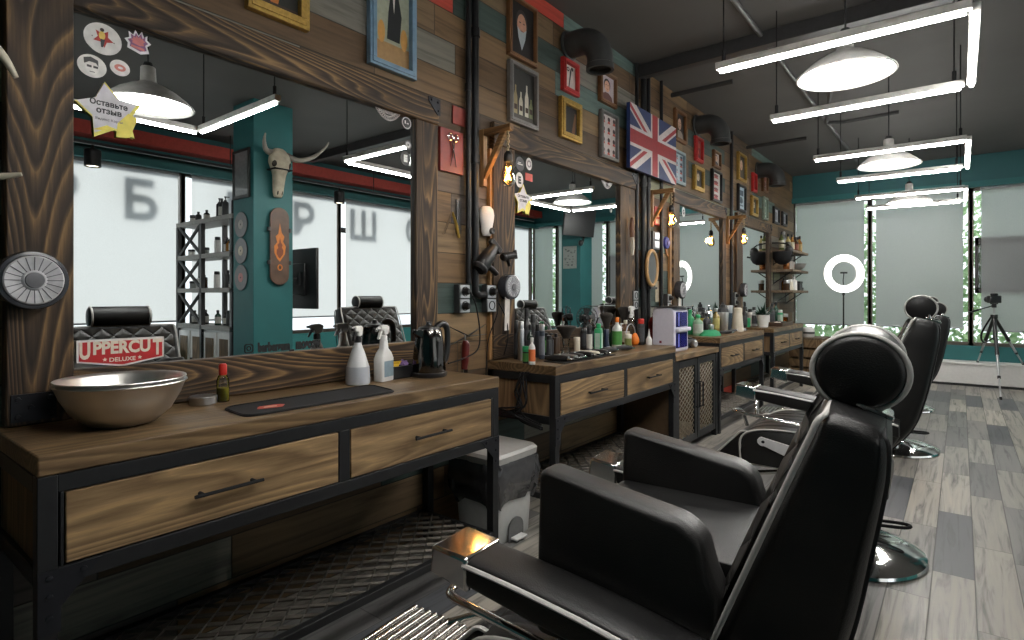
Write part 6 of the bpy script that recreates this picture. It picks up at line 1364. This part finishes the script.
for a, b in (((-.17,-.02,0),(.17,0,.03)), ((-.17,-.02,.47),(.17,0,.50)), ((-.17,-.02,.03),(-.14,0,.47)), ((.14,-.02,.03),(.17,0,.47))): m.box(a, b)
m.build('frame', black_fr, pf); MB().box((-.142,-.012,.028),(.142,-.004,.472)).build('print', M('smoky print', (.20,.21,.21), .15), pf)
mo = thing('monitor', 'black monitor seen from behind on an arm beyond the teal column', 'monitor', (3.56, 3.50, 1.11)); MB().box((-.31,0,0),(.31,.035,.66)).build('panel', black_pl, mo, bevel=.006); MB().box((-.13,-.03,.15),(.13,0,.50)).build('back_bulge', black_pl, mo, bevel=.01)
m = MB(); m.tube([(0,-.03,.33),(0,-.09,.33),(.1,-.12,.30),(.1,-.18,.30)], .022, 10); m.box((-.06,-.05,.26),(.06,-.028,.40)); m.build('arm', dark_pl, mo, smooth=40)
tk = MB(); tk.box((4.93,.6,2.83),(4.97,9.8,2.86)); 
for y in (1.2,3.4,5.6,7.8,9.6): tk.cyl((4.95,y,2.86),(4.95,y,CEIL),.006,n=6)
tag(tk.build('light_track', black_pl), 'long black spotlight track hung along the street windows', 'track')
for y, lab in ((1.97,'black track spotlight over the first letter shadow'), (4.98,'black track spotlight over the mirrored monitor'), (6.45,'black track spotlight by the broad letter shadow'), (8.6,'black track spotlight at the far end of the track')):
    o = thing('track_spotlight', lab, 'spotlight', (4.95, y, 2.70)); m = MB(); m.lathe([(.068,-.10),(.075,-.098),(.075,.07),(.065,.08),(0,.08)], n=24); m.lathe([(.068,-.10),(.062,-.085),(0,-.08)], n=24); m.build('can', black_pl, o, smooth=40)
    MB().lathe([(0,-.084),(.055,-.088),(0,-.092)], n=24).build('lens', emit('warm spot lens', (1,.85,.65,1), 6.0), o); m = MB(); m.cyl((0,0,.08),(0,0,.128),.012,n=8); m.build('stem', black_pl, o)
tv = thing('wall_screen', 'black wall screen on a tilted bracket high on the far teal column', 'screen', (3.36, 9.0, 2.35)); m = MB(); m.box((-.05,-.42,0),(-.01,.36,.52)); S = m.build('panel', black_pl, tv, bevel=.006); S.rotation_euler = (0,R(-8),R(14)); m = MB(); m.tube([(0,.15,.25),(.02,.25,.05),(.02,.2,-.12),(-.05,.05,-.15)], .02, 8); m.ell((-.03,.05,-.12),.05,.05,.06); m.build('bracket', black_pl, tv, smooth=40)
po_ = thing('poster', 'pale sketch poster on the far teal column', 'poster', (3.63, 9.146, 1.77)); MB().box((-.15,-.006,0),(.15,0,.42)).build('sheet', flat(150,155,150), po_)
m = MB(); rr = random.Random(3)
for i in range(26): x, z = rr.uniform(-.12,.12), rr.uniform(.05,.37); m.box((x-.02,-.0068,z-.012),(x+.02*rr.random(),-.006,z+.012*rr.random()))
m.build('sketch', flat(95,100,98), po_)
